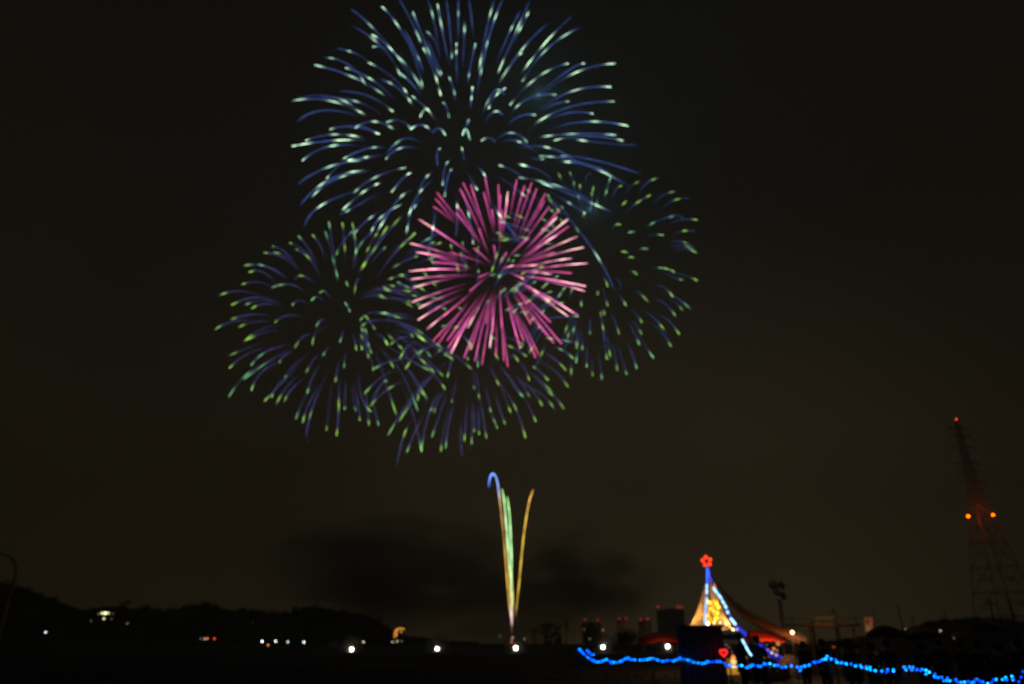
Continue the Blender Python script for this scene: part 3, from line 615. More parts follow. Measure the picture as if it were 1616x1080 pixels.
lamp_post(1505.5, 1007.5, 120, (.035, .024, .012), 'dim yellowish lamp below the white one on the low hill', 2.4, group='lamps on the low hill')
lamp_post(1583.5, 1010, 110, (.045, .035, .055), 'dim violet lamp near the right edge under the pylon', 2.4, group='lamps on the low hill')

def floodlight(px, pyy, D, q, label):
    p = at(px, pyy, D); r = q * .5 * mpp(D); p.z = max(p.z, r + .12); o = thing('floodlight', Vector((p.x, D, 0)), label, 'floodlight', 'white floodlights lined up across the field')
    bm = BM(); lathe(bm, (0, 0, 0), [(0, -.35), (r * .6, -.33), (r * 1.02, -.02), (r * 1.08, 0), (r * 1.08, .06), (r * 1.0, .06)], 24)
    bm.transform(Matrix.Translation(p) @ Matrix.Rotation(R(90), 4, 'X')); link('housing', bm, BLACKM, o)
    bm = BM(); lathe(bm, (0, 0, 0), [(0, .09), (r * .5, .08), (r * .86, .055), (r * 1.0, .0)], 24)
    bm.transform(Matrix.Translation(p) @ Matrix.Rotation(R(90), 4, 'X')); link('lens', bm, emit('floodlight_beam', (1, .90, .76), 30, True), o, True)
    bm = BM(); tube(bm, [(p.x - r * 1.15, D + .1, p.z), (p.x - r * 1.15, D + .1, .03), (p.x + r * 1.15, D + .1, .03), (p.x + r * 1.15, D + .1, p.z)], .03, 6)
    tube(bm, [(p.x, D - .3, .02), (p.x, D + .5, .02)], .03, 6); link('stand', bm, BLACKM, o)
floodlight(555, 1025, 150, 4.6, 'floodlight on the ground, leftmost of the five white floodlights')
floodlight(690, 1024, 155, 4.2, 'floodlight on the ground, second from the left of the five white floodlights')
floodlight(814, 1023, 150, 5.2, 'floodlight on the ground at the foot of the rising comets, the middle one of five')
floodlight(951.5, 1021.5, 150, 4.8, 'floodlight just above the start of the blue string lights, fourth of five')
floodlight(1053.5, 1020.5, 140, 5.6, 'brightest floodlight, in front of the red tent roof, rightmost of five')
# puffs of mist added to give each floodlight a soft halo
for x_, y_, D_ in ((555, 1020, 152), (690, 1020, 157), (814, 1018, 152), (951, 1016, 152), (1053, 1015, 142)):
    pp_ = at(x_, y_, D_ - 1); smoke('halo_mist', Vector((pp_.x, pp_.y, 1.2)), (3.2, 2.6, 2.8), 1.2, (.95, .90, .80), 'thin mist added as a glowing halo round a floodlight', seedv=x_)
# firing site
p = at(808, 1015, 348); o = thing('mortar_rack', Vector((p.x, 348, 0)), 'firework mortar rack glowing orange under the comets', 'mortar rack')
bm = BM(); box(bm, (p.x - 2, 347, 0), (p.x + 2, 349, .25)); link('rack_base', bm, WOODM, o)
for k in range(5):
    bm = BM(); x = p.x - 1.6 + .8 * k; lathe(bm, (x, 348, .1), [(.16, 0), (.16, 1.2), (.12, 1.2), (.12, .2)], 12); link('mortar_tube', bm, BLACKM, o)
bm = BM(); rr = random.Random(3)
for k in range(7): ball(bm, p + Vector((rr.uniform(-.35, .3), 0, rr.uniform(-.9, .9))), rr.uniform(.22, .42), 2, (1, 1, 1.5))
link('muzzle_flame', bm, lampmat((.75, .20, .07), 4, False), o, True)

# orange lit sign
D = 500; o = thing('lit_sign', at(628, 1010, D), 'orange lit sign shaped like a hooked arm, above dim greenish lamps', 'sign')
bm = BM(); P = [at(x, y, D + .2) for x, y in ((622, 1012), (622.5, 1000), (625, 993), (634, 991), (638.5, 993))]; P[0].z = 0; tube(bm, P, .35, 6); link('sign_frame', bm, BLACKM, o)
for x, y in ((625.5, 993.5), (628.2, 992.9), (631, 992.4), (634, 992), (636.8, 993.2), (633, 997.6), (623.6, 996.8), (626.6, 996.3), (623.3, 1000.0), (626, 1000.6), (622.8, 1003.5), (625.2, 1003.8), (622.4, 1007.2)):
    bm = BM(); ball(bm, at(x, y, D), .48, 2); link('sign_bulb', bm, lampmat((.22, .085, .014) if y < 1005 else (.07, .022, .006), 2.3), o)
# low building seen as a dim pale box
D = 480; a = at(519, 1012.5, D); b = at(530, 1019, D); o = thing('farm_shed', Vector(((a.x + b.x) / 2, D, 0)), 'small dim pale shed left of the leftmost floodlight', 'shed')
bm = BM(); box(bm, (a.x, D, 0), (b.x, D + 6, a.z)); link('wall', bm, mat('pale_shed_board', (.4, .42, .38), .9, 0, 2), o)
bm = BM(); box(bm, (a.x - .3, D - .4, a.z - .02), (b.x + .3, D + 6.3, a.z + .25)); link('roof', bm, CONC, o)

# street lamp with a curved neck at the far left
D = 26; P = [at(x, y, D) for x, y in ((6, 1000), (14, 960), (23, 915), (25.5, 900), (23.5, 888), (16, 879), (4, 874.5), (-8, 873))]
P[0] = Vector((P[1].x - .35 * 0, D, 0)); P[1].x = P[0].x + .02
xb = at(25, 905, D).x
P = [Vector((xb, D, 0)), Vector((xb, D, 1.8)), Vector((xb, D, at(25, 905, D).z))] + [at(x, y, D) for x, y in ((25, 896), (22, 886), (15, 879), (5, 875), (-6, 873))]
o = thing('curved_lamp_post', P[0], 'unlit lamp post with a curved neck at the left edge', 'lamp post')
bm = BM(); tube(bm, P, [.07, .06, .045, .04, .036, .034, .032, .03], 10); link('post', bm, mat('grey_painted_pole', (.35, .32, .30), .5, .3, 3), o, True)
bm = BM(); lathe(bm, P[-1] + Vector((-.1, 0, -.05)), [(0, .08), (.1, .06), (.16, 0), (.14, -.02), (0, -.03)], 16); link('lamp_head', bm, BLACKM, o)

# town air
a_ = BM(); box(a_, (-2900, -40, -1.5), (2900, 2300, 480)); hz = link('haze', a_, MC['dark_painted_metal'])
hm = bpy.data.materials.new('town_air'); hm.use_nodes = True; n = hm.node_tree; n.nodes.clear()
ou = n.nodes.new('ShaderNodeOutputMaterial'); v = n.nodes.new('ShaderNodeVolumePrincipled'); v.inputs['Density'].default_value = .00034; v.inputs['Color'].default_value = (.97, .95, .92, 1); v.inputs['Anisotropy'].default_value = .3
n.links.new(v.outputs[0], ou.inputs['Volume']); hz.data.materials.clear(); hz.data.materials.append(hm); tag(hz, kind='stuff')

# ------------------------------------------------------------------ blue string lights along the rope fence
def sD(x): return prof([(900, 27), (1145, 20), (1300, 16), (1640, 12)], x)
def P2(s): return [tuple(float(v) for v in q.split(',')) for q in s.split()]
SA = P2("915,1025 917,1027.5 919,1030 922,1032.5 925,1035.5 928,1038 931,1040 935,1042.5 938,1044 941,1045 945,1045 949,1044.3 953,1042.5 957,1041 961,1043 965,1044.5 969,1045.5 974,1045.5 979,1044 983,1042 987,1040 990,1038.5 994,1040.5 998,1041.5 1002,1041.5 1010,1042 1014,1042 1018,1041.5 1022,1041 1026,1039.5 1030,1039 1034,1040 1038,1042 1043,1043 1048,1043.5 1053,1042.5 1058,1042.5 1063,1043.3 1068,1041.5 1073,1039.5 1077,1040.5 1081,1041 1086,1042 1091,1043.5 1096,1045.5 1102,1046.5 1108,1047 1113,1046.5 1118,1045 1123,1044.5 1127,1044.5 1132,1043.5 1137,1044 1143,1046.5 1151,1050")
SA2 = P2("927,1027 930,1030 932.5,1033 936.5,1033.5")
SB = P2("1166.5,1050.5 1171,1050.5 1177.5,1053.3 1182,1052 1185.5,1051.5 1189.3,1050.3 1196,1051 1201.3,1051.3 1206,1047.5 1209,1048.5 1215,1047.5 1222,1050.3 1227.5,1050.3 1234,1053 1240,1052.5 1249,1051 1258,1053.2 1264,1053 1263,1057 1270,1051.3 1277,1050 1283,1045.3 1286,1045.5 1291,1045 1294,1043.5 1299,1041.3 1303,1040.5 1305,1036 1308,1038.2 1312,1040 1319,1041.8 1321,1045.5 1327,1046.3 1331,1046 1335.5,1048 1343.3,1047.8 1350.2,1051.3 1358,1050.4 1360,1053.3 1368,1055 1373.2,1053.2 1373.5,1057 1381.4,1058.7 1391.5,1059.2 1400.7,1057 1401,1059 1410,1056.6 1410.2,1059.5")
SC = P2("1427,1053 1429.8,1057.5 1435.5,1052.8 1440.5,1053.2 1439,1057.3 1447,1057 1455.5,1056.3 1461.3,1058 1466.5,1061.2 1461.5,1064 1475,1064 1474.7,1068 1480.5,1069.3 1486,1069 1495,1070 1494.5,1074 1499,1074.5 1508.5,1072.7 1511.5,1076.6 1516.5,1077.3 1522,1076.5 1528.3,1076 1534,1077.5 1537,1076.5 1542.7,1072 1546.5,1076 1551.5,1076.3 1559,1079 1565,1076.8 1572,1072.5 1582,1072.7 1587,1069.3 1588.8,1073 1597,1067.5 1598.5,1073 1611.5,1069 1614.5,1060 1622,1057")
SR = random.Random(5)
SHADE = [lampmat(c, 3.0, True) for c in ((0, .05, .8), (0, .11, .95), (0, .22, 1.0), (0, .38, 1.1), (.01, .55, 1.2))]
SHD = [emit('blue_bulb_%d' % i, c, 4.0, True) for i, c in enumerate(((0, .06, 1.0), (0, .16, 1.6), (0, .32, 2.0), (0, .50, 2.2), (.02, .75, 2.4)))]
CY = [emit('ice_blue_bulb_%d' % i, c, 4.0, True) for i, c in enumerate(((.08, .28, 1.0), (.25, .55, 1.1)))]
def string(P, label, extra=None):
    pts = []
    for x, y in P:
        d = sD(x) + SR.uniform(-.12, .12); pts.append(at(x, y, d))
    o = thing('string_lights', Vector((pts[len(pts) // 2].x, pts[len(pts) // 2].y, 0)), label, 'string lights', 'blue string lights along the near fence')
    bm = BM(); c = []
    for a, b in zip(pts, pts[1:]):
        if (a - b).length < 1.0: tube(bm, [a + Vector((0, 0, .018)), (a + b) / 2 + Vector((0, .02, .0)), b + Vector((0, 0, .018))], .006, 5)
    link('wire', bm, CABLE, o)
    for k in range(2, len(pts) - 1, 9): pointlight('string_glow', pts[k] + Vector((0, .06, .03)), (.02, .12, 1), .05, 0, o)
    rim = [(p, 1) for p in pts]
    n = len(pts)
    left = P[0][0] < 1140
    for i, p in enumerate(pts):
        if len(rim) >= 98: break
        q = rnd.random()
        if q < (.3 if left else .25): rim.append((p + Vector((SR.gauss(0, .05), SR.gauss(0, .1), SR.gauss(0, .018))), 0))
    for p, main in rim:
        r = mpp(p.y) * (1.5 if main else 1.25) * (.88 if left else 1)
        bm = BM(); ball(bm, p, r * SR.uniform(.75, 1.0), 2)
        k = SR.choice([0, 1, 1, 2, 2, 3, 3, 4] if not left else [0, 0, 1, 1, 2, 3, 3]) if main else SR.choice([0, 0, 1, 2])
        link('bulb', bm, SHD[k], o)
    return o
string(SA, 'left and most tightly beaded string of blue lights, ending at the glowing snowman')
string(SA2, 'short stray end of blue string lights behind the far left end')
string(SB, 'string of blue lights peaking in the middle, between the glowing snowman and the gap')
string(SC, 'string of blue lights sagging lowest, at the bottom right corner')
for x, y, lb in ((914, 1026, 'left end'), (957, 1042, 'first hump from the left'), (990, 1039, 'second hump from the left'), (1030, 1039, 'hump left of the brightest floodlight'), (1073, 1040, 'hump right of the brightest floodlight'), (1152, 1050, 'dip beside the glowing snowman'), (1212, 1048, 'stretch below the drooping net'), (1307, 1037, 'highest peak'), (1412, 1057, 'gap left side'), (1425, 1054, 'gap right side'), (1513, 1077, 'lowest sag'), (1616, 1060, 'right edge')):
    d = sD(x) + .06; p = at(x, y + 1, d); bm = BM()
    tube(bm, [Vector((p.x + .02, d, -.2)), Vector((p.x, d, p.z * .5)), p + Vector((.004, 0, .01))], [.03, .027, .02], 8)
    tag(link('fence_stake', bm, WOODM, smooth=False), 'dark wooden stake of the blue lights at the %s' % lb, 'stake', 'stakes of the string light fence')

# ------------------------------------------------------------------ light tree (mast, star, blue ropes, golden net)
D = 45.0; apex = at(1115, 897, D)
tb = Vector((apex.x, D, 0))
T = thing('light_tree', tb, 'tent shaped light tree with a red star, blue light ropes and glowing golden net', 'light tree')
bm = BM(); tube(bm, [tb, apex + Vector((0, 0, .35))], [.07, .035], 10); link('mast', bm, BLACKM, T, True)
# star of red light rope
sc_ = at(1115, 886, D); bm = BM(); pr = mpp(D)
ro = []; n5 = 60
for k in range(n5):
    a = 2 * math.pi * k / n5 + R(96); rr = (6.2 + 2.0 * math.cos(5 * (a - R(96)))) * pr
    ro.append(sc_ + Vector((math.cos(a) * rr, 0, math.sin(a) * rr)))
tube(bm, ro, 1.5 * pr, 8, closed=True); st = link('star', bm, emit('red_light_rope', (1.0, .035, .012), 1.7, True), T, True)
for k in range(5):
    a = 2 * math.pi * k / 5 + R(96); bm = BM(); ball(bm, sc_ + Vector((math.cos(a) * 7.2 * pr, -.07, math.sin(a) * 7.2 * pr)), 1.3 * pr, 2); link('star_bulb', bm, emit('red_star_bulb', (1.0, .09, .03), 2.6, False), st).location = -Vector(tb) if False else (0, 0, 0)
# ropes
def rope(px, c0, bright, name='light_rope', D0=D, D1=D, r=1.4, parent=T):
    n = len(px); pts = [at(x, y, D0 + (D1 - D0) * i / (n - 1)) for i, (x, y) in enumerate(px)]
    bm = BM(); tube(bm, pts, r * mpp(D0), 6); return link(name, bm, c0, parent, True)
DB = emit('deep_blue_rope', (.02, .035, .85), 1.3, True); MB = emit('mid_blue_rope', (.04, .14, 1.0), 1.7, True); IB = emit('ice_blue_rope', (.35, .72, 1.1), 2.7, True)
def z1(p): return [(1080 + x / 8.31, 870 + y / 8.31) for x, y in p]
def z2(p): return [(1120 + x / 9.82, 960 + y / 9.82) for x, y in p]
rope(z1([(300, 215), (298, 300), (297, 420)]), MB, 0, D1=D - .6); rope(z1([(303, 215), (335, 310), (368, 395)]), DB, 0, D1=D + .5)
rope(z1([(310, 240), (325, 330), (345, 400)]), MB, 0, D1=D + .5, r=1.1)
for seg in ([(296, 438), (295, 475)], [(295, 500), (295, 555)], [(293, 608), (288, 665)], [(286, 680), (280, 755)], [(278, 775), (274, 850)], [(273, 865), (268, 950)]): rope(z1(seg), IB if seg[0][1] < 600 else emit('pale_blue_rope', (.22, .5, 1.0), 2.2, True), 0, D0=D - 1, D1=D - 1.2, r=1.25)
for seg in ([(380, 475), (430, 555)], [(442, 565), (488, 625)], [(492, 645), (520, 690)], [(527, 705), (552, 750)], [(557, 785), (575, 818)], [(603, 880), (640, 925)], [(642, 925), (672, 965)]): rope(z1(seg), IB, 0, D0=D - .5, D1=D - .5, r=1.5 if seg[0][1] < 850 else 1.9)
rope(z1([(560, 760), (600, 860), (690, 1000)]), emit('violet_rope', (.12, .09, .7), 1.1, True), 0, D0=D - .4, D1=D - .4, r=1.2)
rope(z2([(430, 300), (520, 370), (612, 472)]), DB, 0, D0=D - .6, D1=D - 1, r=2.0)
for seg in ([(500, 485), (545, 560)], [(552, 575), (595, 660)], [(600, 670), (648, 735)]): rope(z2(seg), IB, 0, D0=24, D1=24, r=1.35)
rope(z2([(775, 565), (850, 620), (960, 690), (1115, 765)]), DB, 0, D0=D - 2, D1=D - 3, r=1.6)
rope(z2([(815, 640), (930, 730), (1090, 830)]), emit('dim_blue_rope', (.02, .02, .55), .9, True), 0, D0=D - 2.4, D1=D - 3.4, r=1.3)
# golden net: fine cords from the mast to a ring
NET = mat('cream_net_cord', (.85, .64, .38), .8, 0, 8, .15, 0)
bl = at(1095, 990, D); br_ = at(1166, 996, D); cx_ = (bl.x + br_.x) / 2; rx = (br_.x - bl.x) / 2; zb = bl.z - .1
bm = BM(); top = at(1117, 905, D); ncord = 84
for k in range(ncord):
    a = 2 * math.pi * k / ncord; e_ = Vector((cx_ + math.cos(a) * rx, D + 1.2 + math.sin(a) * 1.1, zb)); pts = []
    for i in range(9):
        t = i / 8; p = top.lerp(e_, t); p.z -= .28 * math.sin(math.pi * t) * .5; p.x += (top.x - p.x) * .10 * math.sin(math.pi * t) * (1 if math.cos(a) > 0 else .9); pts.append(p)
    tube(bm, pts, .008, 3)
for j in range(1, 9):
    t = j / 9; ring = []
    for k in range(40):
        a = 2 * math.pi * k / 40; e_ = Vector((cx_ + math.cos(a) * rx, D + 1.2 + math.sin(a) * 1.1, zb)); p = top.lerp(e_, t); p.z -= .14 * math.sin(math.pi * t); p.x += (top.x - p.x) * .10 * math.sin(math.pi * t); ring.append(p)
    tube(bm, ring, .006, 3, closed=True)
link('net', bm, NET, T)
# yellow bulbs inside and warm ones along its foot
YR = random.Random(9); spots = []
for x, y in ((1121, 952), (1127, 949), (1131, 953), (1132, 948), (1118, 950), (1125, 957), (1122, 961), (1119, 966), (1126, 965), (1131, 964), (1134, 958), (1129, 971), (1132, 968), (1121, 976), (1117, 972), (1124, 981), (1129, 978), (1119, 981), (1133, 975), (1115, 978)):
    spots.append((x, y))
for i, (x, y) in enumerate(spots):
    bm = BM(); ball(bm, at(x, y, D - .3 + YR.uniform(-.2, .1)), YR.uniform(1.6, 2.5) * pr, 2)
    link('yellow_bulb', bm, [emit('yellow_bulb_a', (1.0, .60, .03), 3.8, True), emit('yellow_bulb_b', (.9, .42, .01), 1.9, True)][i % 2], T)
core = BM()
for k in range(14):
    a = 2 * math.pi * k / 14; xc = at(1126, 965, D - .2)
    tube(core, [xc + Vector((math.cos(a) * 9 * pr, math.sin(a) * .3, -22 * pr)), xc + Vector((math.cos(a) * 7.5 * pr, math.sin(a) * .25, 17 * pr))], .013, 4)
link('light_curtain', core, emit('amber_light_curtain', (.8, .36, .01), 1.0, True), T)
for x, y, c, s, r in ((1098, 989, (.9, .5, .16), 2.0, 1.9), (1104, 988, (.5, .25, .06), 1.2, 1.3), (1113, 989, (1, .85, .7), 5, 1.9), (1117, 984.5, (1, .95, .85), 7, 2.4), (1127, 983, (1, .72, .35), 4, 2.0), (1136.5, 982.5, (.9, .65, .42), 2.6, 2.0), (1146, 984.3, (1, .72, .35), 4, 2.0), (1141.3, 993, (.8, .5, .16), 2.1, 1.7), (1157, 993.8, (1, .82, .55), 5, 2.0), (1163, 993.6, (.55, .55, .85), 1.9, 1.9)):
    bm = BM(); ball(bm, at(x, y, D - 1), r * pr * .8, 2); link('warm_bulb', bm, emit('warm_bulb_%d' % int(x), c, s, True), T)
for x, y in ((1102, 986), (1125, 983), (1148, 986)): pointlight('net_light', at(x, y, D + 1.0), (1, .60, .20), 52, 0, T)
bm = BM(); p = at(1128, 923, D - .2); tube(bm, [p + Vector((0, 0, -3.5 * pr)), p + Vector((.3 * pr, 0, 0)), p + Vector((0, 0, 2.5 * pr))], [1.6 * pr, 2.2 * pr, 1.6 * pr], 10); link('orange_lantern', bm, emit('orange_lantern_light', (.9, .16, .05), 1.6, True), T, True)

# brown netting swag that droops from the mast to the right
px_ = [(1119, 903), (1130, 921), (1143, 940), (1158, 955), (1176, 970), (1196, 981), (1215, 990), (1228, 996), (1242, 1000), (1258, 1006), (1273, 1015)]
wd_ = [2, 6, 10, 12, 13, 13, 13, 7, 9, 11, 10]
path = [at(x, y, D + .3 - 6.6 * i / 10) for i, (x, y) in enumerate(px_)]
sw = []; bm = BM(); fine = []
for i in range(len(path) - 1):
    for k in range(6): t = k / 6; fine.append((path[i].lerp(path[i + 1], t), (wd_[i] + (wd_[i + 1] - wd_[i]) * t) * mpp(D)))
for s in range(9):
    pts = []
    for i, (p, w_) in enumerate(fine):
        a = 2 * math.pi * s / 9 + i * .16; pts.append(p + Vector((math.cos(a) * .3, math.sin(a) * .8, math.cos(a) * .85)) * w_ * .62)
    tube(bm, pts, .02, 4)
for s in range(9):
    pts = []
    for i, (p, w_) in enumerate(fine):
        a = 2 * math.pi * s / 9 - i * .34; pts.append(p + Vector((math.cos(a) * .3, math.sin(a) * .8, math.cos(a) * .85)) * w_ * .62)
    tube(bm, pts, .014, 4)
pts = [p for p, w_ in fine]; tube(bm, pts, [w_ * .27 for p, w_ in fine], 10)
tag(link('rolled_netting', bm, mat('brown_rope_netting', (.22, .12, .06), .9, 0, 5)), 'long roll of brown netting drooping from the light tree’s mast to the right', 'netting')

# lamps near the market
def lantern(px, pyy, D, q, c, s, label, name='round_lamp', cat='lamp', power=0, group=None):
    p = at(px, pyy, D); o = thing(name, Vector((p.x, D + .1, 0)), label, cat, group); r = q * .5 * mpp(D)
    bm = BM(); tube(bm, [Vector((p.x, D + r + .05, 0)), Vector((p.x, D + r + .05, p.z + r * 1.5))], .025, 8); tube(bm, [Vector((p.x, D + r + .05, p.z + r * 1.5)), p + Vector((0, 0, r * 1.0))], .015, 6); link('post', bm, BLACKM, o)
    bm = BM(); ball(bm, p, r, 3); link('globe', bm, emit('globe_%s_%.1f' % ('_'.join('%.2f' % v for v in c), s), c, s, True), o, True)
    if power: pointlight('lamp_light', p + Vector((0, -r - .15, 0)), c, power, 0, o)
    return o
lantern(1250.3, 998.3, 38, 5.0, (1, .70, .36), 6, 'round warm white lamp beside the lower end of the drooping netting', power=60)
lantern(1228, 1016, 40, 6, (.45, .19, .05), 1.3, 'round dull orange lamp under the red awning’s right end', power=20)
lantern(1315.5, 1020.5, 30, 4.5, (.26, .03, .005), 1.4, 'small dim red orange lamp on the dark mound right of the netting')
# red awning lit from inside, and the red tent roof further left
AW = mat('red_canvas', (.55, .035, .015), .75, 0, 3, .15)
def awning(x0, y0, x1, y1, D, sag, label, tilt=0, dep=2.2, power=60, lx=None):
    a = at(x0, y0, D); b = at(x1, y0 + tilt, D); zb = at(x0, y1, D).z; o = thing('red_awning', Vector(((a.x + b.x) / 2, D, 0)), label, 'awning')
    bm = BM(); nx_, ny = 22, 10; g = []
    for j in range(ny + 1):
        v = j / ny; row = []
        for i in range(nx_ + 1):
            u = i / nx_; top_ = a.z + (b.z - a.z) * u; drop = (top_ - zb) * (abs(2 * v - 1) ** 1.3) * .9 + sag * (2 * u - 1) ** 2 + .03 * math.sin(u * 30) * abs(2 * v - 1)
            row.append(bm.verts.new((a.x + (b.x - a.x) * u, D + (v - .5) * dep, top_ - drop)))
        g.append(row)
    for j in range(ny):
        for i in range(nx_): bm.faces.new((g[j][i], g[j][i + 1], g[j + 1][i + 1], g[j + 1][i]))
    c_ = link('canopy', bm, AW, o, True); md = c_.modifiers.new('thickness', 'SOLIDIFY'); md.thickness = .012
    for i, (x, yv) in enumerate(((a.x + .12, D - dep * .42), (b.x - .12, D - dep * .42), (a.x + .12, D + dep * .42), (b.x - .12, D + dep * .42))):
        bm = BM(); tube(bm, [(x, yv, 0), (x, yv, zb + .02)], .025, 6); link('pole', bm, BLACKM, o)
    return o
aw = awning(1180, 992, 1229, 1013, 41, .10, 'red awning glowing orange red at its right end, under the drooping netting', tilt=8, dep=1.8)
for x, y, pwr in ((1221, 1012, 50), (1196, 1006, 9)):
    p = at(x, y, 39.4); pointlight('awning_light', p, (1, .30, .08), pwr, 0, aw)
rt = awning(1008, 998, 1071, 1013, 60, .35, 'red domed tent roof lit from below behind the brightest floodlight', dep=3.2)
pointlight('tent_light', at(1052, 1013, 57.5) , (1, .35, .10), 16, 0, rt)

# dark booth with panelled front left of the light tree
D = 21.8; a = at(1075, 989, D); b = at(1139, 989, D); a.z = at(1075, 990, D).z
o = thing('market_booth', Vector(((a.x + b.x) / 2, D, 0)), 'dark boxy booth with panelled sides in front of the light tree', 'booth')
bm = BM(); BO = mat('dark_blue_painted_board', (.10, .085, .06), .9, 0, 3, .3)
box(bm, (a.x, D, 0), (b.x, D + .6, a.z)); link('wall', bm, BO, o)
for k in range(7):
    x = a.x + (b.x - a.x) * (k + .5) / 7; h_ = (b.x - a.x) / 7 * .40
    bm = BM(); box(bm, (x - h_, D - .045, .12), (x + h_, D - .003, a.z - .16)); link('panel', bm, BO, o)
bm = BM(); box(bm, (a.x - .04, D - .08, a.z - .01), (b.x + .04, D + .65, a.z + .05)); link('roof', bm, BLACKM, o)

# heart and snowman
D = 21.4; hc = at(1142, 1030.6, D); pr2 = mpp(D); pts = []
for k in range(40):
    t = 2 * math.pi * k / 40; pts.append(hc + Vector((16 * math.sin(t) ** 3, 0, 13 * math.cos(t) - 5 * math.cos(2 * t) - 2 * math.cos(3 * t) - math.cos(4 * t) + 1)) * pr2 * .34)
o = thing('heart_light', Vector((hc.x, D, 0)), 'red glowing heart outline on a stick above the blue string lights', 'heart light')
bm = BM(); tube(bm, pts, 1.35 * pr2, 8, closed=True); link('heart', bm, emit('red_heart_rope', (1, .025, .02), 1.5, True), o, True)
bm = BM(); tube(bm, [Vector((hc.x, D + .03, 0)), hc + Vector((0, .03, -5.5 * pr2))], .012, 6); link('stick', bm, WOODM, o)
D = 43.0; o = thing('glowing_snowman', Vector((at(1157, 1050, D).x, D, 0)), 'glowing orange and cream snowman lamp on a yellow base beside the blue lights', 'snowman lamp'); pr2 = mpp(D)
p = at(1157.5, 1044.5, D); bm = BM(); ball(bm, p, 4.3 * pr2, 3, (1, 1, 1.1)); link('body', bm, emit('cream_glow', (1.0, .62, .22), 1.25, True), o, True)
p2 = at(1157, 1038, D); bm = BM(); ball(bm, p2, 3.3 * pr2, 3); hd = link('head', bm, emit('orange_glow', (1.0, .36, .07), 1.15, True), o, True)
bm = BM(); ball(bm, p2 + Vector((0, 0, 2.6 * pr2)), 2.3 * pr2, 2, (1, 1, .8)); link('cap', bm, emit('red_glow', (.85, .10, .02), 1.0, True), o, True)
p3 = at(1158, 1054, D); bm = BM(); ball(bm, p3, 5.3 * pr2, 3, (1, 1, .55)); link('skirt', bm, emit('white_glow', (1.1, .88, .68), 1.3, True), o, True)
p4 = at(1156.5, 1055.5, D); bm = BM(); lathe(bm, Vector((p4.x, p4.y + .02, 0)), [(0, .0), (8.2 * pr2, 0), (8.6 * pr2, p4.z * .7), (8.0 * pr2, p4.z + .05), (0, p4.z + .06)], 24); link('base', bm, emit('yellow_base_glow', (.45, .21, .02), 1.0, True), o, True)
p5 = at(1149.5, 1041, D + .8); bm = BM(); lathe(bm, Vector((p5.x, p5.y, p5.z - 7 * pr2)), [(0, 0), (4.0 * pr2, 0), (2.6 * pr2, 8 * pr2), (0, 9 * pr2)], 16); link('back_light', bm, emit('ochre_glow', (.18, .09, .01), 1.0, True), o, True)

# market stall with small warm lights right of the two onlookers
D = 37.0; a = at(1172, 1020, D); b = at(1240, 1020, D)
o = thing('market_stall', Vector(((a.x + b.x) / 2, D, 0)), 'low market stall hung with small warm lamps under the red awning', 'stall')
bm = BM(); box(bm, (a.x, D, 0), (b.x, D + .8, .62)); link('counter', bm, WOODM, o)
bm = BM(); box(bm, (a.x - .05, D - .06, .62), (b.x + .05, D + .86, .67)); link('counter_top', bm, mat('pale_board', (.4, .3, .2), .8), o)
for x, y, q, c, s in ((1202, 1036, 7.5, (.5, .30, .15), 1.1), (1199, 1041, 5, (.20, .12, .05), 1.0), (1218, 1030.5, 5, (.62, .42, .30), 1.4), (1212, 1026, 4, (.30, .17, .10), 1.2), (1221, 1024, 6, (.55, .17, .03), 1.2), (1225, 1034, 6, (.36, .24, .34), 1.2), (1226, 1027, 3, (.4, .22, .1), 1.3), (1210, 1018, 3, (.16, .10, .05), 1), (1180, 1038, 6, (.16, .10, .02), 1), (1178, 1045, 5, (.12, .07, .02), 1), (1183, 1043, 4, (.10, .06, .02), 1), (1207, 1038, 3.5, (.28, .18, .03), 1), (1213, 1037, 3, (.22, .14, .03), 1), (1146, 1018, 4, (.10, .10, .14), 1), (1155, 1029, 4, (.06, .06, .07), 1), (1151, 1022, 5, (.10, .045, .02), 1), (1205, 1056, 4, (.08, .035, .012), 1), (1208, 1060, 3, (.01, .04, .005), 1), (1227, 1058, 3, (.008, .03, .004), 1), (1215, 1053, 5, (.05, .03, .012), 1)):
    p = at(x, y, D - .3); bm = BM(); ball(bm, p, q * .40 * mpp(D), 2); link('stall_lamp', bm, emit('stall_%d_%d' % (x, y), c, s * 1.35, True), o, True)

# two speaker horns on a mast right of the light tree
D = 44.0; base = Vector((at(1236, 1000, D).x, D, 0)); o = thing('loudspeaker_mast', base, 'mast with dark loudspeakers clustered at its top, behind the drooping netting', 'loudspeaker mast')
HV = mat('violet_grey_plastic', (.06, .045, .08), .5, 0, 3); pr = mpp(D)
mt = at(1228, 944, D); bm = BM(); tube(bm, [base, Vector((base.x, D, 2)), Vector((mt.x + .05, D, mt.z))], [.09, .08, .06], 10); link('mast', bm, BLACKM, o, True)
bm = BM(); tube(bm, [base + Vector((.30, 0, 0)), Vector((base.x + .15, D, mt.z))], [.03, .02], 6); link('mast_stay', bm, BLACKM, o)
def horn(x, y, r, yaw, nm='loudspeaker'):
    p = at(x, y, D - .2); bm = BM(); lathe(bm, (0, 0, 0), [(0, -.30), (r * .35, -.28), (r * .42, -.12), (r * .62, .02), (r, .14), (r * .98, .16), (r * .55, .04), (0, .02)], 20)
    bm.transform(Matrix.Translation(p) @ Matrix.Rotation(R(yaw), 4, 'Z') @ Matrix.Rotation(R(80), 4, 'X')); link(nm, bm, HV, o, True)
horn(1220, 924.5, 7.5 * pr, -15); horn(1231, 925, 6.5 * pr, 25); horn(1233, 942, 6.8 * pr, 30); horn(1225, 936, 5.5 * pr, 0)
